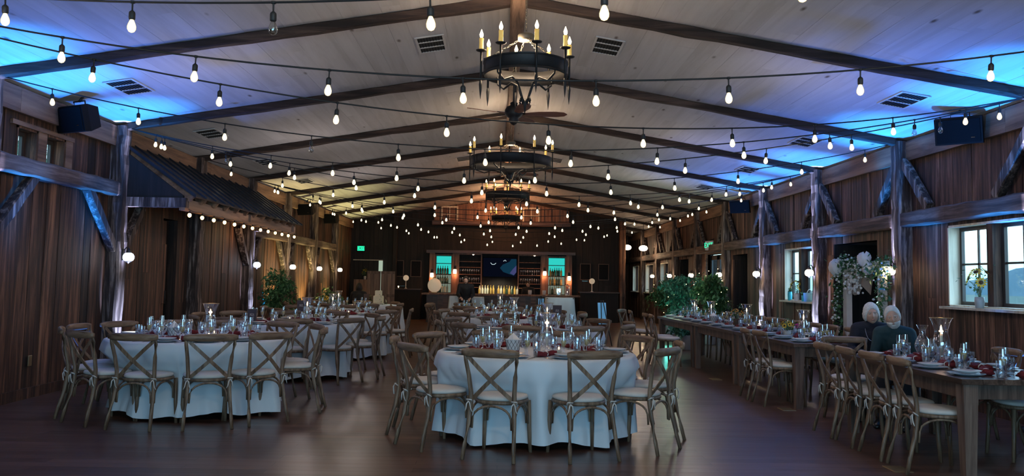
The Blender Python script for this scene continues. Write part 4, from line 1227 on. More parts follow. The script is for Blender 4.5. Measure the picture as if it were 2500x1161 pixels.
# gable beam and lit gable boards
trim(wob((-2.45, YW-.14, 3.40), (2.45, YW-.14, 3.40), .2, .17, 20), W_BAR)
m = MB()
for k in range(24):
    x = -2.4+k*.2; m.t = random.uniform(.4,1.); zt = ceilz(x+.1)-.02
    if zt > 3.5: m.box(x+.002, x+.198, YW-.05-random.uniform(0,.01), YW-.0, 3.48, zt)
trim(m, W_BARV)
for k, x in enumerate((-1.85, -.95, 1.05, 1.75)):
    mb = MB(); mb.t = .9; zt = 3.95
    mb.box(x-.3, x-.25, YW-.1, YW-.06, 3.5, zt); mb.box(x+.25, x+.3, YW-.1, YW-.06, 3.5, zt); mb.box(x-.3, x+.3, YW-.1, YW-.06, zt, zt+.05); mb.box(x-.012, x+.012, YW-.095, YW-.06, 3.5, zt); mb.box(x-.25, x+.25, YW-.095, YW-.06, 3.7, 3.72)
    trim(mb, W_PALE if k in (0, 2) else W_BARV)
# soffit above the back bar
mb = MB(); mb.t = .3; mb.box(-2.6, 2.6, YW-.55, YW, 2.32, 2.42); trim(mb, W_BAR)
def shelf_unit(x0, x1, z0, z1, shelves, label, lit=None, d=.32):
    w = x1-x0
    t = thing('bottle_shelf', label, 'shelf', ((x0+x1)/2, YW, z0))
    m = MB(); m.t = .6
    m.box(-w/2-.04,-w/2,-d,0,0,z1-z0); m.box(w/2,w/2+.04,-d,0,0,z1-z0); m.box(-w/2-.04,w/2+.04,-d,0,z1-z0,z1-z0+.04); m.build('case', W_BARV, t)
    if lit:
        for (a, b, mat) in lit: 
            m = MB(); m.box(-w/2,w/2,-.03,-.01,a-z0,b-z0); m.build('lit_back_panel', mat, t)
    else:
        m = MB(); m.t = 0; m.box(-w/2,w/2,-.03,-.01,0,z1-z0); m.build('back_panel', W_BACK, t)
    for s in shelves:
        m = MB(); m.t = .8; m.box(-w/2,w/2,-d+.02,-.03,s-z0-.02,s-z0); m.build('shelf_board', W_BARV if not lit else W_BACK, t)
    return t
TEALG = emis('teal_lit_panel', (.03,.62,.55), 1.0); PALEG = emis('pale_lit_panel', (.50,.62,.48), .32)
SL_ = [0.95, 1.27, 1.58, 1.97]
for (x0, x1, nm) in ((-2.27,-1.74,'left'),(1.68,2.26,'right')):
    shelf_unit(x0, x1, .78, 2.24, SL_, 'back bar shelf lit teal at the top, %s of the screen' % nm, [(1.60,2.22,TEALG),(.8,1.57,PALEG)])
for (x0, x1, nm) in ((-1.46,-.70,'left'),(.64,1.40,'right')):
    shelf_unit(x0, x1, .78, 2.28, [1.15,1.3,1.6,1.85,2.05], 'dark wooden glass shelf directly %s of the screen' % nm)
mb = MB(); mb.t=.3; mb.box(-2.4, 2.4, YW-.9, YW, 0, .9); o = mb.build('back_bar_cabinet', W_BAR); tag(o, 'dark low back bar cabinet under the lit shelves', 'cabinet')
for (x0,x1) in ((-1.70,-1.50),(1.44,1.64),(2.30,2.5),(-2.5,-2.31)):
    mb = MB(); mb.t=.8; mb.box(x0,x1,YW-.34,YW,.9,2.32); trim(mb, W_BARV)
def bottle_mb(h, r, n=9):
    m = MB(); m.lathe([(r*.95,0),(r,.01),(r,h*.58),(r*.75,h*.68),(r*.3,h*.78),(r*.28,h*.97),(r*.34,h*.975),(r*.34,h)], n); return m
BOT = []
for (h, r, mat, d) in ((.30,.038,GLASSGRN,'dark green'),(.29,.037,AMBERGL,'amber'),(.31,.036,CLEARB,'clear pale'),(.26,.042,GLASSGRN,'short dark green'),(.33,.034,AMBERGL,'tall amber')):
    BOT.append((Proto(lambda h=h, r=r, mat=mat: tag(bottle_mb(h, r).build('bottle', mat), 'x', 'bottle')), d))
rnd = random.Random(5)
for (x0, x1, nm) in ((-2.24,-1.77,'left'),(1.71,2.23,'right')):
    for (z, sn) in ((.951,'lowest'),(1.271,'second'),(1.581,'upper')):
        k = int((x1-x0)/.085)
        for i in range(k):
            p, d = BOT[rnd.choice((0,0,1,3,0) if z > 1.2 else (0,2,3,2))]
            p.place((x0+.04+i*(x1-x0-.06)/k, YW-.2+rnd.uniform(-.03,.03), z), 0, '%s bottle in a row on the %s shelf of the %s teal-lit unit' % (d, sn, nm), '%s bottles on the %s shelf of the %s teal-lit unit' % (d, sn, nm))
for i in range(44):
    r_, c_ = divmod(i, 15); x = -.72+c_*.094+rnd.uniform(-.012,.012)
    if -.19 < x < -.08: continue
    p, d = BOT[rnd.choice((2,2,4,1,2,0))]
    p.place((x, 29.78+r_*.14+rnd.uniform(-.015,.015), .90), 0, '%s bottle in the brightly lit crowd before the screen' % d, '%s bottles crowded before the screen' % d)
wg = Proto(lambda: tag((lambda m: (m.lathe([(.03,0),(.03,.003),(.005,.008),(.005,.07),(.03,.10),(.034,.14),(.028,.18)], 8, True, False), m)[1])(MB()).build('wine_glass', GLASS), 'x', 'wine glass'))
for (x0, x1, nm) in ((-1.44,-.74,'left'),(.68,1.38,'right')):
    for z in (1.602, 1.302, 1.152):
        if z == 1.152: continue
        for i in range(9):
            wg.place((x0+.03+i*(x1-x0-.06)/8, YW-.2, z), 0, 'stemmed glass in a row on the dark shelf %s of the screen' % nm, 'stemmed glasses on the dark shelf %s of the screen' % nm)
# screen
t = thing('television', 'wall mounted screen showing a deep blue shape in the middle of the bar', 'television', (-.03, YW-.06, 1.86))
MB().bbox(0,0,0,1.22,.05,.70,.01).build('housing', PLASTIC, t)
SCRD = emis('screen_dark', (.002,.003,.008), 1.); SCRB = emis('screen_blue', (.006,.04,.075), .8); SCRV = emis('screen_violet', (.05,.055,.16), 1.); SCRW = emis('screen_white', (.6,.75,.8), .8)
sc = MB().box(-.59,.59,-.031,-.026,-.33,.33).build('screen', SCRD, t)
m = MB(); m.m = 0
m.add([(.0,-.033,-.02),(.1,-.033,.1),(.33,-.033,.2),(.40,-.033,.3),(.58,-.033,.3),(.585,-.033,-.1),(.5,-.033,-.28),(.3,-.033,-.22),(.12,-.033,-.16)], [(0,8,7,6,5,4,3,2,1)])
m.m = 1; m.add([(.35,-.035,-.2),(.46,-.035,-.05),(.585,-.035,.08),(.585,-.035,-.16),(.5,-.035,-.27)], [(0,4,3,2,1)]); m.build('picture', [SCRB, SCRV], sc)
m = MB(); m.tube([(-.33,-.034,.16),(-.28,-.034,.10),(-.2,-.034,.10),(-.14,-.034,.15)], .012, 5); m.tube([(.12,-.034,.22),(.18,-.034,.26),(.22,-.034,.22)], .012, 5); m.build('picture_glint', SCRW, sc)
# bar counter
t = thing('bar_counter', 'long dark wooden bar counter across the end wall', 'bar counter', (0, 28.6, 0))
m = MB(); m.t = .8; m.box(-2.58,2.62,-.32,.32,.90,.95); m.build('counter_top', W_BARV, t)
m = MB(); x = -2.4
while x < 2.4:
    m.t = random.random(); m.box(x+.002, min(x+.17,2.45)-.002, -.2, -.17, .0, .90); x += .17
m.t = .1; m.box(-2.42,2.46,-.17,.2,0,.9); m.build('counter_front', W_BAR, t)
for (x0, x1, nm) in ((-3.75,-2.75,'left'),(2.75,4.15,'right')):
    t = thing('side_console', 'dark narrow wall shelf counter to the %s of the bar' % nm, 'counter', ((x0+x1)/2, 30.2, 0))
    w = x1-x0
    m = MB(); m.t=.4; m.box(-w/2,w/2,-.2,.34,1.02,1.06); m.build('counter_top', W_BAR, t)
    m = MB(); m.t=.1; m.box(-w/2+.03,w/2-.03,-.15,.34,0,1.02); m.build('base', W_BACK, t)
# bar sconces
ORL = emis('bar_sconce_shade', (1.,.72,.50), 5.)
for (x, z, nm) in ((-2.40,1.55,'leftmost'),(-1.60,1.69,'second from the left'),(1.54,1.68,'third from the left'),(2.40,1.52,'rightmost')):
    yy = YW-.45
    t = thing('bar_sconce', 'orange glowing lantern sconce on the bar wall, %s of four' % nm, 'wall lamp', (x, yy, z))
    m = MB(); m.lathe([(.055,-.08),(.062,0),(.05,.07)], 12); m.build('shade', ORL, t)
    m = MB(); m.lathe([(.065,.07),(.05,.10),(.02,.13)], 12); m.tube([(0,0,.12),(0,.05,.17),(0,.13,.17)], .01, 6); m.box(-.04,.04,.1,.13,.0,.2); m.build('bracket', BLACK, t)
    L_ = bpy.data.lights.new('bar_sconce_lamp', 'POINT'); L_.energy = 4; L_.color = (1,.38,.16); L_.shadow_soft_size = .03; lo = link('bar_sconce_lamp', L_, t); lo.location = (0,-.02,-.14)
# downlights on the soffit
for k, x in enumerate((-.97, 1.18)):
    t = thing('shelf_downlight', 'small round downlight over the %s glass shelf' % ('left','right')[k], 'lamp', (x, YW-.36, 2.29))
    MB().ball((0,0,0), .035, .035, .025, 10, 6).build('lens', OPAL_W, t); MB().lathe([(.045,.005),(.045,.03)], 12).build('housing', BLACK, t)
# cream globe on the counter
t = thing('globe_lamp', 'large round cream globe at the left end of the bar counter', 'lamp', (-2.18, 28.55, .95))
CREAM = plain('cream_paper', (.72,.62,.48), .7, 0, .04, 4, Emission_Color=(.9,.7,.48,1), Emission_Strength=.28)
MB().ball((0,0,.255), .225, .225, .235, 24, 14).build('globe', CREAM, t)
m = MB(); m.lathe([(.1,0),(.1,.02),(.06,.035)], 16); m.lathe([(.04,.48),(.05,.51),(.015,.53)], 12); m.build('base', BRASS, t)
# round paddle signs
for (x, z, nm) in ((-3.3, 1.06, 'left'), (3.2, 1.06, 'right')):
    t = thing('round_table_stand', 'small round cream disc on a stem on the %s wall shelf' % nm, 'sign', (x, 30.15, z))
    m = MB(); m.lathe([(.08,-.012),(.1,-.008),(.1,.008),(.08,.012)], 20, True, True, Matrix.Translation((0,0,.37)) @ Matrix.Rotation(PI/2, 4, 'X')); m.build('disc', CREAM, t)
    m = MB(); m.lathe([(.05,0),(.05,.01),(.014,.03),(.012,.27)], 10); m.build('stem', PAPER, t)
t = thing('votive_candle', 'lone lit amber votive on the left wall shelf', 'candle', (-3.55, 30.1, 1.06))
MB().lathe([(.03,0),(.04,.08)], 12, True, False).build('cup', BULB_OFF, t); MB().ball((0,0,.06), .02, .02, .03, 8, 6).build('flame', FLAMEB, t)
# candle lanterns on the counter
for k, x in enumerate((1.93, 2.22)):
    t = thing('candle_lantern', ['glass box lantern with two candles at the right end of the bar', 'taller glass lantern at the far right of the bar counter'][k], 'lantern', (x, 28.6, .95))
    h = .22+.1*k; m = MB()
    for (a, b) in ((-.07,-.07),(.07,-.07),(.07,.07),(-.07,.07)): m.box(a-.005,a+.005,b-.005,b+.005,0,h)
    m.box(-.075,.075,-.075,.075,0,.008); m.box(-.075,.075,-.075,.075,h,h+.008); m.lathe([(.06,h),(.01,h+.05)], 4); m.build('frame', BRASS, t)
    m = MB(); m.box(-.068,.068,-.068,-.066,.01,h); m.build('pane', GLASS, t)
    for s in ((-.03, .03) if k == 0 else (0,)):
        c = MB(); c.lathe([(.02,.008),(.02,.09)], 10, True, True, Matrix.Translation((s,0,0))); cc = c.build('candle', WAX, t)
        MB().ball((s,0,.115), .01, .01, .02, 8, 6).build('flame', FLAMEB, cc)
for k, (x, z) in enumerate(((.98, .95), (1.45, .95))):
    m = MB(); m.lathe([(.05,0),(.06,.05),(.06,.14),(.05,.15)], 14); o = m.build('white_jar', POTW); o.location = (x, 28.6, z); tag(o, ['squat white jar on the bar below the right glass shelf', 'white jar near the right lantern on the bar'][k], 'jar')
# picture frames on the dark wall
for k, x in enumerate((-3.62,-3.0, 3.0, 3.65)):
    t = thing('picture_frame', 'dark framed notice on the bar wall, %s' % ['outer left','inner left','inner right','outer right'][k], 'picture', (x, YB-.05, 1.76))
    m = MB(); m.box(-.19,-.165,-.03,.0,-.29,.29); m.box(.165,.19,-.03,0,-.29,.29); m.box(-.165,.165,-.03,0,-.29,-.265); m.box(-.165,.165,-.03,0,.265,.29); m.build('frame', FRMW, t)
    m = MB(); m.box(-.165,.165,-.012,-.004,-.265,.265); m.build('print', PLASTIC, t)

# ------------------------------------------------------------------ furniture at the far end
def draped_table(name_label, x, y, w, d, h, clothname):
    t = thing('draped_table', name_label, 'table', (x, y, 0))
    m = MB(); m.box(-w/2+.02,w/2-.02,-d/2+.02,d/2-.02,h-.04,h-.012); m.build('tabletop', W_TABLE, t)
    for sx_ in (-1, 1):
        m = MB(); m.tube([(sx_*(w/2-.1),0,0),(sx_*(w/2-.1),0,h-.04)], .02, 8); m.build('leg', BLACK, t)
    m = MB(); n = 96; vs = []; fs = []; rows = []
    def rect(a, k):
        c, s = math.cos(a), math.sin(a); e = 8.
        r = 1/((abs(c)**e+abs(s)**e)**(1/e)); return c*r*(w/2+k), s*r*(d/2+k)
    for (z, k, f) in ((h-.008, -w*.4 if d > w else -d*.4, 0),(h-.006,-.01,0),(h-.02,.0,0),(h*.6,.02,.35),(h*.3,.05,.7),(.03,.08,1.)):
        row = []
        for i in range(n):
            a = 2*PI*i/n; kk = k+f*.03*math.sin(16*a+1.5*math.sin(3*a)); X, Y = rect(a, kk); row.append((X, Y, z))
        rows.append(row)
    for r in rows: vs += r
    for q in range(len(rows)-1):
        for i in range(n):
            j = (i+1) % n; fs.append((q*n+i, (q+1)*n+i, (q+1)*n+j, q*n+j))
    fs.append(tuple(range(n))); m.add(vs, fs, True)
    c = m.build('tablecloth', LINEN); c.location = (x, y, 0); tag(c, clothname, 'tablecloth')
draped_table('tall table under a white cloth in front of the bar, right of centre', 1.72, 25.0, .82, .7, .95, 'white cloth to the floor on the right tall table before the bar')
draped_table('tall table under a white cloth in front of the bar, left of centre', -.75, 25.3, .55, .6, .92, 'white cloth on the left tall table behind the standing attendant')
draped_table('narrow side table under a cream cloth left of the attendant', -1.32, 24.6, .25, .4, .95, 'cream cloth on the narrow side table left of the attendant')
draped_table('cake table at the end of the left aisle', -2.85, 21.2, .9, .7, .78, 'white cloth on the cake table, catching a bright light')
t = thing('tiered_cake', 'cream two tier square cake on the cake table', 'cake', (-2.98, 21.2, .775))
CAKE = plain('cream_icing', (.75,.66,.46), .6, 0, .05)
m = MB(); m.lathe([(.16,0),(.16,.03)], 20); m.build('stand', W_PALE, t)
MB().bbox(0,0,.12,.23,.23,.18,.012).build('lower_tier', CAKE, t); MB().bbox(0,0,.27,.16,.16,.13,.01).build('upper_tier', CAKE, t)
pm, sm = MB(), MB(); flower_heads(pm, sm, (.1,-.12,.05), (.12,.1), 8, 5, .03); pm.build('blossoms', plain('cream_petals', (.8,.78,.5), .7), t); lf = MB(); leaves(lf, [(.12,-.12,.03),(.1,-.1,.2)], 30, .05, .05, 3); lf.build('foliage', LEAF, t)
# chalkboard wedge beside the cake
t = thing('framed_card', 'slim upright card standing left of the cake', 'sign', (-3.27, 21.15, .775), .8)
MB().bbox(0,0,.13,.15,.012,.24,.004).build('card', FRMW, t); MB().bbox(0,.03,.01,.12,.07,.02,.003).build('base', FRMW, t)
# folding wooden screen
t = thing('folding_screen', 'brown wooden folding screen of planks left of the bar', 'room divider', (-3.6, 26., 0))
for k, (xa, xb, dy) in enumerate(((-.42,-.02,.06),(0.0,.42,-.0))):
    m = MB(); n = 4
    for i in range(n): m.t = random.random(); m.box(xa+(xb-xa)*i/n+.002, xa+(xb-xa)*(i+1)/n-.002, dy, dy+.03, .03, 1.62)
    m.t = .3
    for z in (.03, .85, 1.54): m.box(xa, xb, dy-.015, dy, z, z+.08)
    m.build('panel', W_SCREEN, t)
# signs on easels
SGB = plain('blue_lit_board', (.30,.48,.62), .6, 0, .2, 6, Emission_Color=(.1,.4,.75,1), Emission_Strength=.25)  # blue light on the boards put into their colour and a weak glow
for k, (x, y, w, z0, z1, rz) in enumerate(((2.33, 19.3, .22, .48, .96, .5), (.96, 20.6, .13, .62, 1.0, -.2))):
    t = thing('easel_sign', ['leaning blue-lit board on a black easel right of the centre tables', 'narrow blue-lit board on an easel behind the third centre table'][k], 'sign', (x, y, 0), rz)
    m = MB(); m.bbox(0,0,(z0+z1)/2,w,.015,z1-z0,.004,Matrix.Rotation(R(-6),4,'X')); m.build('board', SGB, t)
    for (ax, ay) in ((-w*.6,-.12),(w*.6,-.12),(0,.32)):
        m = MB(); m.tube([(ax,ay,0),(ax*.2,.09+(.04 if ay > 0 else 0),z1+.05)], .011, 6); m.build('leg', BLACK, t)

# ------------------------------------------------------------------ plants
def tree(x, y, h, r, label, seed, mat=LEAF, n=1500, L=.11, fairy=0, pot=True, droop=.9, name='potted_tree'):
    rnd = random.Random(seed)
    t = thing(name, label, 'plant', (x, y, 0))
    m = MB(); m.lathe([(.15,0),(.16,.01),(.2,.30),(.205,.32),(.18,.32),(.17,.24)], 20); m.build('pot', POTG, t)
    tk = MB(); pts = []
    top = h*.72
    tk.tube([(0,0,.2),(.02,.01,h*.35),(-.01,.02,top*.8),(0,0,top)], [.022,.019,.015,.01], 8)
    for k in range(26):
        a = rnd.uniform(0,6.28); z0 = rnd.uniform(h*.35, top); q = r*rnd.uniform(.35,1.)
        end = (q*math.cos(a), q*math.sin(a), z0+rnd.uniform(-.1,.25)*h*.5); mid = (q*.5*math.cos(a), q*.5*math.sin(a), max(z0, end[2])+.12)
        end = (end[0], end[1], max(.35, min(h*.97, end[2])))
        mid = (mid[0], mid[1], min(h, mid[2]))
        p = arc((0,0,z0), mid, end, 6); tk.tube(p, [.008,.007,.006,.005,.004,.003,.002], 5); pts += p[2:]
    tk.build('trunk', BARK, t)
    lf = MB(); leaves(lf, pts, n, L, r*.13, seed+1, droop); 
    lf.build('foliage', mat, t)
    if fairy:
        s = thing('fairy_lights', 'tiny warm fairy lights wound through the %s' % label.split(' with ')[0], 'string lights', (x, y, 0))
        wm = MB(); P = []
        for k in range(fairy*4+1):
            f = k/(fairy*4); a = f*5*2*PI; q = r*(.35+.5*math.sin(PI*f)); P.append((q*math.cos(a), q*math.sin(a), .5+f*(h-.65)))
        wm.tube(P, .0015, 4); wm.build('wire', WIRE, s)
        bm_ = MB(); bm_.ball((0,0,0), .0085, .0085, .0085, 8, 5); me = bm_.mesh('bulb', FAIRY)
        for k in range(fairy): b = link('bulb', me, s); b.location = P[k*4+2]
    return t
FAIRY = emis('fairy_bulb', (1.,.80,.35), 9.)
tree(4.95, 20.3, 1.95, .50, 'tall weeping green tree with lights nearest the glazed door', 31, LEAF, 1900, .13, 24)
tree(4.6, 21.7, 1.85, .55, 'middle bushy teal-lit tree with lights beside the weeping tree', 32, LEAFT, 1900, .12, 18)
tree(4.75, 24.3, 1.9, .55, 'farthest olive green tree with lights in the right-hand plant group', 33, LEAF, 1300, .12, 8)
tree(4.1, 18.6, .95, .42, 'low teal-lit fern with arching fronds before the potted trees', 34, LEAFT, 900, .16, 0)
tree(-4.75, 18.7, 1.82, .42, 'dark leafy ficus against the left wall below the lean-to end', 35, LEAF, 1500, .11)
tree(-4.5, 23.0, 1.25, .45, 'low dark green bush by the yellow-lit left wall', 36, LEAF, 1100, .10)
tree(-4.1, 25.2, 1.15, .45, 'farther low green bush in front of the dark entry', 37, LEAF, 900, .10)
# tree outside the high left windows
t = tree(-9.2, 17.4, 5.4, 1.7, 'outdoor tree glimpsed through the high left windows', 38, plain('sunlit_leaves', (.10,.38,.22), .5, 0, .5, 9), 3000, .30, name='outdoor_tree')
mb = MB().box(-20, XL-.45, -5, 40, -.2, -.02); struct('ground_outside_left', mb, GRASS)

# bouquets on the sills
bouquet(XR-.06, 9.95, 1.2, 'sunflower and wildflowers in a grey cup on the large window sill', h=.13, r=.055, flowers=4, spreadr=.13, tall=.33, rh=.07, name='flower_vase')
bouquet(XR-.03, 16.2, 1.13, 'sunflowers in a white jug on the middle window sill', h=.15, r=.06, flowers=5, spreadr=.12, tall=.22, rh=.075, potm=POTW)
bouquet(XR-.03, 16.6, 1.13, 'plain teal bottle vase at the left end of the middle window sill', h=.17, r=.045, flowers=0, spreadr=.03, tall=.05, potm=TEALJ)
bouquet(XR-.03, 15.85, 1.13, 'small blue jar beside the sunflowers on the middle window sill', h=.12, r=.04, flowers=0, spreadr=.03, tall=.04, potm=TEALJ)
t = thing('gift_bag', 'pale blue gift bag with rope handles on the middle window sill', 'bag', (XR-.05, 15.52, 1.13), .3)
m = MB(); m.lathe([(.10,0),(.115,.12),(.12,.16)], 4, True, False); m.build('bag_body', plain('pale_blue_paper', (.35,.62,.70), .7), t)
m = MB(); m.tube(arc((-.06,-.02,.15),(0,-.02,.30),(.06,-.02,.15)), .006, 6); m.build('handle', PAPER, t)
bouquet(-4.75, YB-.35, 1.35, 'yellow arrangement glowing in the dark entry by the bar', h=.12, r=.05, flowers=7, spreadr=.12, tall=.25, name='flower_vase')
mb = MB(); mb.t=.6; mb.box(-5.1,-4.4,YB-.55,YB-.18,0,1.35); o = mb.build('entry_cabinet', W_SCREEN); tag(o, 'plain brown plank cabinet in the dark entry under the exit sign', 'cabinet')
mb = MB(); mb.box(-4.3,-4.16,YB-.2,YB-.17,0,2.02); o = struct('door_3', mb, emis('lit_door_slit', (.50,.62,.48), .75))
mb = MB(); mb.box(-5.2,-4.16,YB-.2,YB-.17,2.02,2.05); struct('trim_door', mb, W_PALE)

# ------------------------------------------------------------------ floral arch (stands between the dark doorway and the wall lamp)
t = thing('floral_arch', 'white wooden wedding arch dressed with white flowers and greenery', 'arch', (5.15, 12.15, 0), R(-80))
PW_ = plain('white_painted_wood', (.60,.55,.50), .6)
for s in (-.42, .42):
    m = MB(); m.t=.8; m.box(s-.045,s+.045,-.045,.045,0,1.78); m.build('post', PW_, t)
m = MB(); m.box(-.55,.55,-.035,.035,1.70,1.78); m.build('crossbar', PW_, t)
for s in (-.42, .42):
    m = MB(); m.box(s-.05,s+.05,-.3,.3,0,.05); m.build('foot', PW_, t)
rnd = random.Random(9)
gp = []; fp = []
for i in range(50):
    f = i/49
    gp.append((.50+.07*math.sin(9*f), -.06, .12+1.7*f)); gp.append((-.52+.05*math.sin(8*f), -.06, .1+1.6*f)); gp.append((-.5+1.0*f, -.08, 1.76+.06*math.sin(6*f)-.1*rnd.random()))
lf = MB(); leaves(lf, gp, 1500, .075, .055, 10, .5); lf.build('foliage', LEAF, t)
bl = MB()
for k in range(230):
    p = rnd.choice(gp); q = (p[0]+rnd.gauss(0,.045), p[1]-.04+rnd.gauss(0,.03), p[2]+rnd.gauss(0,.04)); s = rnd.uniform(.010,.022); bl.ball(q, s, s, s*.8, 6, 4)
for k in range(90):
    q = (-.3+rnd.uniform(0,.35), -.1+rnd.gauss(0,.03), 1.7-rnd.uniform(0,.38)); s = rnd.uniform(.012,.022); bl.ball(q, s, s, s, 6, 4)
bl.build('small_blossoms', WHITEFL, t)
for (x, z, r) in ((-.55,1.70,.12),(.16,1.80,.10),(.24,1.68,.08)):
    blob(x, -.1, z, r, r*.8, r, int(x*100), .3, 20, 12).build('pompom_flower', WHITEFL, t)
m = MB(); vs = []; fs = []
for i in range(17):
    for j in range(9):
        u = i/16; v = j/8; vs.append((-.26+.5*u, -.03+.03*math.sin(14*u+3*v), 1.70-v*(.36+.1*math.sin(9*u))*(1-.4*abs(u-.5))))
for i in range(16):
    for j in range(8): fs.append((i*9+j, i*9+9+j, i*9+10+j, i*9+j+1))
m.add(vs, fs, True); m.build('sheer_drape', plain('sheer_cream_cloth', (.55,.45,.38), .9, Alpha=.6), t)
# ------------------------------------------------------------------ people
SKIN = plain('skin', (.60,.35,.26), .55, 0, .06, 6, Subsurface_Weight=.1)
HAIRW = plain('white_hair', (.62,.60,.58), .7, 0, .25, 60, .5)
HAIRD = plain('dark_hair', (.02,.015,.012), .6, 0, .3, 60)
EYEW = plain('eye_white', (.7,.68,.65), .3); IRIS = plain('eye_dark', (.03,.02,.02), .2); LIP = plain('lip', (.36,.13,.11), .5)
NAVY = plain('navy_knit', (.006,.008,.018), .85, 0, .3, 40, .2); TEALC = plain('dark_teal_jacket', (.006,.035,.045), .8, 0, .3, 20, .2)
BLACKC = plain('black_cloth', (.012,.012,.014), .8); GREYC = plain('charcoal_trousers', (.03,.03,.035), .85); BROWNC = plain('brown_shirt', (.20,.09,.06), .8)
SHOE = plain('black_shoe', (.012,.012,.014), .3)
def skin_mesh(chains, sub=2):
    """tapered limbs: a ball at every joint and a cone along every bone, later fused into one surface"""
    m = MB()
    for ch in chains:
        for i, (p, r) in enumerate(ch):
            q = max(10, int(r*240)); q = min(q, 22)
            m.ball(p, r, r, r, q, max(6, q//2))
            if i:
                p0, r0 = ch[i-1]
                if (Vector(p)-Vector(p0)).length > .002: m.tube([p0, p], [r0, r], q)
    return m
def head_mesh(M, beard=False):
    """head about .23 tall, face towards +Y in its own frame, centre at origin"""
    m = MB(); n, k = 32, 24; m.ball((0,0,0), 1, 1, 1, n, k)
    out = []
    for (x, y, z) in m.v:
        X, Y, Z = x*.077, y*.092, z*.116
        if z < 0: X *= 1-.22*(-z)**1.8; 
        if z < -.1 and y < 0: Y *= 1-.35*(-z)
        if y > 0:
            Y *= .96
            fx, fz = x, z
            g = lambda cx, cz, sx_, sz_: math.exp(-((fx-cx)/sx_)**2-((fz-cz)/sz_)**2)
            Y += .026*g(0,-.20,.14,.16)+.012*g(0,.02,.10,.18)          # nose
            Y -= .011*(g(.40,.06,.20,.13)+g(-.40,.06,.20,.13))          # eye sockets
            Y += .006*(g(.38,.24,.3,.08)+g(-.38,.24,.3,.08))             # brows
            Y += .007*g(0,-.52,.26,.09)-.004*g(0,-.62,.2,.05)            # mouth
            Y += .012*g(0,-.84,.3,.16)                                   # chin
            Y += .004*(g(.5,-.25,.2,.2)+g(-.5,-.25,.2,.2))
        out.append(M @ Vector((X, Y, Z)))
    m.v = [tuple(v) for v in out]
    for s in (-1, 1):
        b = len(m.v)
        e = MB(); e.ball((0,0,0), .011, .018, .032, 10, 8)
        Me = M @ Matrix.Translation((s*.075,-.008,-.005)) @ Matrix.Rotation(s*R(-18), 4, 'Z')
        m.add([tuple(Me @ Vector(v)) for v in e.v], e.f, True)
    return m
def hand_chains(wrist, d, nrm, s=1., curl=.9):
    """palm + five fingers; d = direction of the fingers, nrm = palm normal (curl towards it)"""
    d = Vector(d).normalized(); nrm = Vector(nrm); nrm = (nrm-d*nrm.dot(d)).normalized(); side = d.cross(nrm)
    W = Vector(wrist); palm = W+d*.045*s; ch = [[(tuple(W), .022*s), (tuple(palm), .027*s)]]
    knuck = W+d*.075*s; ch[0].append((tuple(knuck), .024*s))
    for k, (off, ln) in enumerate(((-.030,.066),(-.010,.078),(.010,.074),(.029,.058))):
        p = palm+side*off*.7*s+d*.02*s; q = W+d*.088*s+side*off*s; pts = [(tuple(p), .011*s), (tuple(q), .0092*s)]
        dd = d.copy(); cur = q
        for j in range(3):
            dd = (dd*math.cos(curl*.45)+nrm*math.sin(curl*.45)).normalized(); nn = nrm; cur = cur+dd*ln*s*(.42,.32,.26)[j]; pts.append((tuple(cur), (.0085,.0078,.0068)[j]*s))
            nrm2 = (nrm-dd*nrm.dot(dd))
        ch.append([(tuple(palm), .027*s)]+pts)
    tb = W+d*.02*s-side*.022*s
    ch.append([(tuple(palm), .027*s), (tuple(tb+d*.01*s-side*.008*s), .013*s), (tuple(tb+d*.035*s-side*.03*s+nrm*.01*s), .0105*s), (tuple(tb+d*.06*s-side*.036*s+nrm*.022*s), .0085*s)])
    return ch
def remesh(mb_or_me, voxel, name, mat, parent):
    o = link(name, mb_or_me, parent)
    md = o.modifiers.new('r', 'REMESH'); md.mode = 'VOXEL'; md.voxel_size = voxel; md.use_smooth_shade = True
    s = o.modifiers.new('c', 'SMOOTH'); s.factor = .5; s.iterations = 4 if voxel > .007 else 2
    dg = bpy.context.evaluated_depsgraph_get(); me = bpy.data.meshes.new_from_object(o.evaluated_get(dg))
    o.modifiers.clear(); o.data = me; me.materials.clear(); me.materials.append(mat)
    for p in me.polygons: p.use_smooth = True
    return o
def join(meshes):
    m = MB()
    for me in meshes:
        if isinstance(me, MB): m.add(me.v, me.f, True)
        else: m.add([tuple(v.co) for v in me.vertices], [tuple(p.vertices) for p in me.polygons], True)
    me = bpy.data.meshes.new('j'); me.from_pydata(m.v, [], m.f); return me
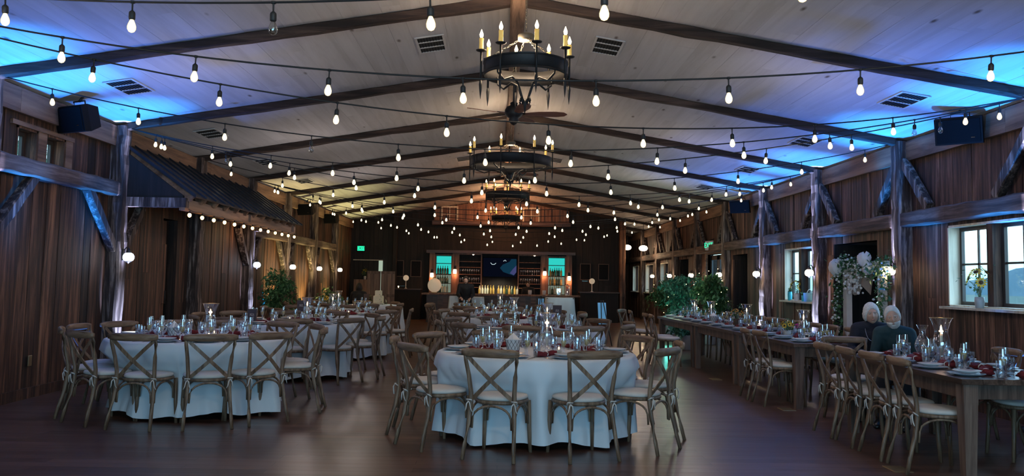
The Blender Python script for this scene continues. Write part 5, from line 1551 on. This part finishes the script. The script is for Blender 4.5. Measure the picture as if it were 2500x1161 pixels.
def person(loc, rz, label, pose, top, bottom, hair, skin=SKIN, headrot=(0,0,0), scale=1., hairstyle='bob', beard=False, extra=None):
    t = thing('person', label, 'person', loc, rz); t.scale = (scale,)*3
    P = {k: Vector(v) for k, v in pose.items()}
    tp = lambda k: tuple(P[k])
    # body
    torso = [(tp('pelvis'), .105), (tp('waist'), .10), (tp('chest'), .115), (tp('neck0'), .07), (tp('neck1'), .050), (tuple(P['head']-Vector((0,0,.03))), .055)]
    ch = [torso, [(tp('shL'), .062), (tuple(P['neck0']-Vector((0,.0,.02))), .07), (tp('shR'), .062)], [(tuple(P['shL'].lerp(P['waist'], .3)), .075), (tuple(P['waist']+Vector((-.055,0,0))), .085), (tuple(P['pelvis']+Vector((-.07,0,0))), .095)], [(tuple(P['shR'].lerp(P['waist'], .3)), .075), (tuple(P['waist']+Vector((.055,0,0))), .085), (tuple(P['pelvis']+Vector((.07,0,0))), .095)]]
    for s in ('L', 'R'):
        ch.append([(tp('chest'), .10), (tp('sh'+s), .062), (tuple(P['sh'+s].lerp(P['el'+s], .5)), .046), (tp('el'+s), .038), (tuple(P['el'+s].lerp(P['wr'+s], .35)), .038), (tp('wr'+s), .024)])
        ch.append([(tp('pelvis'), .115), (tp('hip'+s), .088), (tuple(P['hip'+s].lerp(P['kn'+s], .5)), .075), (tp('kn'+s), .055), (tuple(P['kn'+s].lerp(P['an'+s], .35)), .052), (tp('an'+s), .034), (tp('toe'+s), .03)])
    bodym = skin_mesh(ch)
    Mh = Matrix.Translation(P['head']) @ Euler(headrot).to_matrix().to_4x4()
    parts = [bodym, head_mesh(Mh)]
    for s in ('L', 'R'):
        d = (P['wr'+s]-P['el'+s]).normalized(); nr = P.get('pn'+s, Vector((0,0,-1)))
        parts.append(skin_mesh(hand_chains(P['wr'+s], d, nr, 1.), 1))
    body = remesh(join(parts), .005, 'body', skin, t)
    # face details
    for s in (-1, 1):
        e = MB(); e.ball((s*.029,.0715,.006), .0115, .0085, .0062, 12, 8, Mh); eo = e.build('eye', EYEW, t)
        e = MB(); e.ball((s*.029,.0782,.006), .0046, .0022, .0048, 10, 6, Mh); e.build('iris', IRIS, eo)
        e = MB(); e.tube([tuple(Mh @ Vector((s*.014,.0865,.022))), tuple(Mh @ Vector((s*.03,.084,.026))), tuple(Mh @ Vector((s*.046,.073,.020)))], .0032, 6); e.build('eyebrow', hair, t)
    e = MB(); e.tube([tuple(Mh @ Vector((-.022,.081,-.060))), tuple(Mh @ Vector((0,.092,-.061))), tuple(Mh @ Vector((.022,.081,-.060)))], [.002,.005,.002], 8); e.build('mouth', LIP, t)
    # hair: a shell that dives under the skin along the hairline
    def shell(name, rx, ry, rz, oy, oz, mask, wave, seed):
        rnd = random.Random(seed); m = MB(); m.ball((0,0,0), 1, 1, 1, 84, 60); out = []
        for (x, y, z) in m.v:
            k = mask(x, y, z); a = math.atan2(x, y)
            w = 1+wave*(1-z*z)**.5*(.5*math.sin(a*9+z*6)+.35*math.sin(a*19-z*11)+.3*math.sin(a*37+z*4)+.25*math.sin(z*23+a*5))
            f = (.72+.28*k)*(w if k > .2 else 1)
            q = 1.
            if name == 'hair' and hairstyle == 'bob' and z < .25: q = 1+.16*min(1, (.25-z)*1.1)
            out.append(tuple(Mh @ Vector((x*rx*f*q, y*ry*f+oy, z*rz*f+oz))))
        m.v = out; return m.build(name, hair, t)
    if hairstyle == 'bob':
        def mask(x, y, z):
            e = (x/.70)**2+((z+.42)/.88)**2
            m1 = smooth(.82, 1.12, e) if y > -.05 else 1
            if -.05 >= y > -.3 and abs(x) < .7: m1 = 1
            return m1*smooth(-.93, -.74, z)
        shell('hair', .086, .101, .124, -.010, .006, mask, .045, 5)
    else:
        def mask(x, y, z):
            e = (x/.93)**2+((z+.50)/1.12)**2
            m1 = smooth(.86, 1.06, e) if y > -.12 else 1
            return m1*smooth(-.62, -.35, z)
        shell('hair', .084, .101, .123, -.008, .006, mask, .03, 6)
    if beard:
        def bmask(x, y, z):
            k = smooth(-.22-.12*(1-abs(x)), -.36-.12*(1-abs(x)), z)*smooth(-.30, -.02, y)
            mo = (x/.24)**2+((z+.535)/.055)**2
            return k*smooth(.7, 1.3, mo)
        ho = hair
        shell('beard', .0775, .1035, .134, .000, .000, bmask, .03, 8)
    # clothing
    g = .016
    tc_ = [[(tuple(P['pelvis']+Vector((0,0,-.02))), .112+g), (tp('waist'), .105+g), (tp('chest'), .118+g), (tuple(P['neck0']), .08), (tuple(P['neck0'].lerp(P['neck1'], .35)), .062)], [(tp('shL'), .062+g), (tuple(P['neck0']-Vector((0,.0,.02))), .07+g*.5), (tp('shR'), .062+g)], [(tuple(P['shL'].lerp(P['waist'], .3)), .075+g), (tuple(P['waist']+Vector((-.055,0,0))), .087+g), (tuple(P['pelvis']+Vector((-.07,0,-.01))), .097+g)], [(tuple(P['shR'].lerp(P['waist'], .3)), .075+g), (tuple(P['waist']+Vector((.055,0,0))), .087+g), (tuple(P['pelvis']+Vector((.07,0,-.01))), .097+g)]]
    for s in ('L', 'R'):
        tc_.append([(tp('chest'), .10+g), (tp('sh'+s), .062+g), (tuple(P['sh'+s].lerp(P['el'+s], .5)), .046+g), (tp('el'+s), .038+g), (tuple(P['el'+s].lerp(P['wr'+s], .9)), .030+g*.7)])
    remesh(join([skin_mesh(tc_)]), .008, 'top', top, t)
    bc = [[(tp('pelvis'), .115+g*.8)]]
    for s in ('L', 'R'):
        bc.append([(tp('pelvis'), .115+g*.8), (tp('hip'+s), .088+g), (tuple(P['hip'+s].lerp(P['kn'+s], .5)), .075+g), (tp('kn'+s), .055+g), (tuple(P['kn'+s].lerp(P['an'+s], .35)), .052+g), (tuple(P['kn'+s].lerp(P['an'+s], .92)), .042+g)])
    bc = bc[1:]
    remesh(join([skin_mesh(bc)]), .009, 'trousers', bottom, t)
    for s in ('L', 'R'):
        a, b = P['an'+s], P['toe'+s]; d = (b-a); d.z = 0; d.normalize()
        m = MB(); c = a-d*.04; 
        secs = []; pts = []
        for f, w, h in ((0,.028,.045),(.15,.038,.06),(.4,.042,.062),(.65,.047,.04),(.9,.04,.028),(1.,.02,.015)):
            q = c+d*(.27*f); pts.append((q.x, q.y, h)); secs.append([(w*math.cos(u), h*math.sin(u)) for u in [2*PI*j/14 for j in range(14)]])
        m.sweep(pts, secs, None, True); m.v = [(x, y, max(0.002, z)) for x, y, z in m.v]; m.build('shoe', SHOE, t)
    if extra: extra(t, P)
    return t
def sit(lean=0., side=0., look=0.):
    # local frame: sits at origin on a .47 m seat, faces +Y
    return dict(pelvis=(0,-.05,.56), waist=(side*.3,-.03+lean*.4,.70), chest=(side*.7,-.02+lean,.88), neck0=(side,.0+lean*1.4,1.015), neck1=(side,.01+lean*1.5,1.06), head=(side*1.1,.035+lean*1.6,1.145),
        shL=(-.145+side,.0+lean*1.3,.965), shR=(.145+side,.0+lean*1.3,.965), elL=(-.215+side*.5,.10+lean,.73), elR=(.215+side*.5,.10+lean,.73), wrL=(-.06,.33+lean,.735), wrR=(.08,.36+lean,.72),
        hipL=(-.09,-.02,.54), hipR=(.09,-.02,.54), knL=(-.11,.38,.50), knR=(.11,.38,.50), anL=(-.12,.40,.09), anR=(.13,.36,.09), toeL=(-.13,.53,.03), toeR=(.14,.49,.03))
def necklace(t, P):
    m = MB(); c = P['neck0']; pts = []
    for i in range(15):
        a = PI*i/14; pts.append((c.x+.068*math.cos(a), c.y+.055+.08*math.sin(a), c.z+.0-.17*math.sin(a)))
    m.tube(pts, .0035, 6); m.build('necklace', STEEL, t)
def collar(t, P):
    m = MB(); c = P['chest']; m.ball((c.x, c.y+.075, c.z+.075), .034, .045, .075, 14, 10); m.build('shirt_front', BROWNC, t)
for (x, y, rz, lab) in ((4.15, 9.62, PI-.38+PI*0, 'cross-back oak chair occupied by the woman with white hair'), (4.25, 9.12, PI-.62, 'cross-back oak chair occupied by the man with the white beard')):
    chair(x, y, rz, lab, None, True)
person((4.15, 9.62, 0), PI-.38, 'white haired woman in a dark cardigan and necklace, seated left of the bearded man', sit(.02, .0), NAVY, GREYC, HAIRW, headrot=(R(-4), R(5), R(8)), scale=.985, hairstyle='bob', extra=necklace)
person((4.25, 9.12, 0), PI-.62, 'white bearded man in a dark teal jacket leaning towards the woman', sit(.07, .05), TEALC, GREYC, HAIRW, headrot=(R(-6), R(9), R(10)), scale=.97, hairstyle='short', beard=True, extra=collar)
def stand(lean=.0):
    return dict(pelvis=(0,0,.92), waist=(0,lean*.3,1.06), chest=(0,lean,1.25), neck0=(0,lean*1.3,1.39), neck1=(0,lean*1.45,1.44), head=(0,.03+lean*1.7,1.53),
        shL=(-.18,lean*1.2,1.34), shR=(.18,lean*1.2,1.34), elL=(-.24,.03+lean,1.08), elR=(.24,.06+lean,1.08), wrL=(-.16,.22+lean,.98), wrR=(.14,.26+lean,1.0),
        hipL=(-.09,0,.90), hipR=(.09,0,.90), knL=(-.10,.02,.49), knR=(.10,.03,.49), anL=(-.10,-.02,.08), anR=(.11,0,.08), toeL=(-.11,.11,.03), toeR=(.12,.13,.03))
person((-.98, 24.5, 0), PI, 'attendant dressed in black standing before the bar, head bowed', stand(.07), BLACKC, BLACKC, HAIRD, headrot=(R(-18),0,0), scale=.915, hairstyle='short')
person((.95, 29.25, 0), PI-.2, 'shadowy person in black behind the right half of the bar', stand(.05), BLACKC, BLACKC, HAIRD, headrot=(R(-12),0,0), scale=.84, hairstyle='short')
chair(-3.85, 23.6, PI, 'cross-back chair with a dark haired guest in the left aisle', None, False)
person((-3.85, 23.6, 0), PI*.0+.2, 'dark haired guest seated with the back to the camera by the left plants', sit(.05), BLACKC, GREYC, HAIRD, scale=1.0, hairstyle='bob')

# ------------------------------------------------------------------ lights
def spot(loc, to, energy, col, angle=60, blend=.6, size=.03, name='uplight_lamp'):
    l = bpy.data.lights.new(name, 'SPOT'); l.energy = energy; l.color = col; l.spot_size = R(angle); l.spot_blend = blend; l.shadow_soft_size = size
    o = link(name, l); o.location = loc; d = Vector(to)-Vector(loc); o.rotation_euler = d.to_track_quat('-Z', 'Y').to_euler(); return o
def point(loc, energy, col, size=.1, name='lamp'):
    l = bpy.data.lights.new(name, 'POINT'); l.energy = energy; l.color = col; l.shadow_soft_size = size
    o = link(name, l); o.location = loc; return o
def area(loc, to, sx_, sy_, energy, col, name='daylight_lamp'):
    l = bpy.data.lights.new(name, 'AREA'); l.shape = 'RECTANGLE'; l.size = sx_; l.size_y = sy_; l.energy = energy; l.color = col
    o = link(name, l); o.location = loc; d = Vector(to)-Vector(loc); o.rotation_euler = d.to_track_quat('-Z', 'Y').to_euler(); return o
BLUE = (.015,.27,1.)
def uplight(side, i, e=1., col=BLUE, strip=1., dys=(-.3, .3)):
    xp = (XL if side < 0 else XR)-side*.20
    y = TY(i)
    for dy in dys:      # beams thrown up beside the post
        hi = side > 0 and i == 2 and dy > 0
        z0 = 2.1 if hi else .08; q = .17 if hi else 1.; sy = y+math.copysign(.85 if not hi else .6, dy)
        spot((xp-side*.25, sy, z0), (xp-side*.20, sy-math.copysign(.25, dy), 3.45), 1700*e*q, col, 64 if hi else 32, 1., .03)
        spot((xp-side*.30, sy, z0), (xp-side*.7, y+dy*2.0, 3.45), 330*e*q, (.04,.20,1.), 105 if hi else 60, 1., .03)
    # narrow beams up the inner face of the post
    if strip:
        spot((xp-side*.40, y, .06), (xp-side*.0, y, .80), (420 if side < 0 else 900)*strip, (.50,.62,1.), 24, .5, .02)
        spot((xp-side*.40, y, .06), (xp-side*.0, y, 2.2), (2600 if side < 0 else 5200)*strip, (.50,.57,1.), 10.5, .5, .02)
    t = thing('floor_uplight', 'small black uplight at the foot of the %s post on the %s wall' % (on[i] if i > 1 else 'first', 'left' if side < 0 else 'right'), 'lamp', (xp-side*.13, y, 0))
    m = MB(); m.lathe([(.05,0),(.055,.01),(.05,.045),(.04,.05),(.035,.03)], 14); m.build('housing', BLACK, t)
uplight(-1, 1, 1.1); uplight(-1, 2, 1.1, strip=1.2, dys=(-.35,)); uplight(-1, 4, 1., strip=1.3, dys=(.35,))
uplight(1, 1, 1.2); uplight(1, 2, 1.1); uplight(1, 3, .9); uplight(1, 4, .8)
YEL = (1.,.78,.30)
for i in (5, 6, 7):
    xp = XL+.35
    spot((xp+.25, TY(i)-.9, .1), (XL+.05, TY(i)-.9, 1.7), 420 if i < 7 else 200, YEL, 70, .8, .05)
    t = thing('floor_uplight', 'small black uplight throwing yellow light up the left wall before the %s post' % on[i], 'lamp', (xp, TY(i)-.9, 0))
    m = MB(); m.lathe([(.05,0),(.055,.01),(.05,.045),(.04,.05),(.035,.03)], 14); m.build('housing', BLACK, t)
for i in (5, 6, 7):
    spot((XL+.7, TY(i)+1.2, .1), (XL+.8, TY(i)+1.3, 3.45), 420, (.95,.85,.35), 58, 1., .03)
point((-4.9, 17.0, 2.2), 6, (1,.6,.3), .1)
# warm light of the chandeliers
for y, e, z in ((1.7, 100, 3.5), (7.85, 58, 3.62), (13.95, 46, 3.62), (20.2, 36, 3.7), (26.3, 55, 3.75)):
    point((XA, y, z), e, (1.,.74,.48) if y < 20 else (1., .5, .24), .12, 'chandelier_lamp')
point((0, 29.2, 3.7), 70, (1.,.42,.18), .1, 'gable_fill_lamp')  # extra warm fill added to brighten the gable boards
# strings of bulbs: soft general light
for y in (4.5, 9.5, 14.5, 19.5):
    for x in (-3.2, 3.2): point((x, y, 2.55), 19, (1.,.88,.85), .25, 'festoon_lamp')
# cool fill added behind the camera, and daylight from the windows on the right
area((.5, -2.6, 1.5), (.5, 6, .3), 7.5, 2.2, 400, (.34,.70,1.), 'front_fill_lamp')
area((XR+.75, 9.85, 1.9), (XR-3, 9.4, .8), 1.8, 1.2, 40, (.45,.75,1.))
area((XR+.75, 16.1, 1.8), (XR-3, 15.6, .8), 1.6, 1.1, 35, (.40,.72,1.))
area((XR+.75, 22.5, 1.6), (XR-3, 22, .6), 1.5, 1.8, 35, (.30,.65,1.))
# bar: white light on the bottles, greenish spot on the cake
spot((0, 29.2, 2.25), (-.05, 29.85, .95), 220, (1.,.93,.7), 70, .6, .04, 'bar_lamp')
spot((-2.2, 22.2, 3.1), (-2.8, 21.1, .8), 60, (.78,1.,.70), 22, .5, .03, 'cake_lamp')
point((4.0, 20.6, .5), 14, (.15,.85,.65), .1, 'plant_lamp'); point((3.95, 19.6, 1.9), 12, (.8,1.,.7), .1, 'plant_lamp'); point((3.75, 19.1, .9), 5, (.10,.8,.9), .1, 'plant_lamp')
spot((2.3, 18.2, 1.9), (2.3, 19.4, .7), 14, (.2,.6,1.), 30, .5, .03, 'sign_lamp')
point((1.72, 24.3, 1.5), 4, (.8,.95,1.), .05, 'bar_front_lamp'); point((-.9, 24.0, 1.6), 2.5, (1,.9,.8), .05, 'bar_front_lamp')

# candlelight from the hurricanes nearest the camera
for (x, y) in ((.45,8.22),(-3.08,9.25),(3.96,7.72)): point((x, y, 1.04), .9, (1.,.55,.25), .02, 'candle_lamp')
S.view_settings.view_transform = 'Standard'
S.view_settings.look = 'None'
S.view_settings.exposure = 0.
S.cycles.max_bounces = 7; S.cycles.diffuse_bounces = 3; S.cycles.glossy_bounces = 3; S.cycles.transparent_max_bounces = 24
S.cycles.sample_clamp_indirect = 4.
S.cycles.caustics_reflective = False; S.cycles.caustics_refractive = False
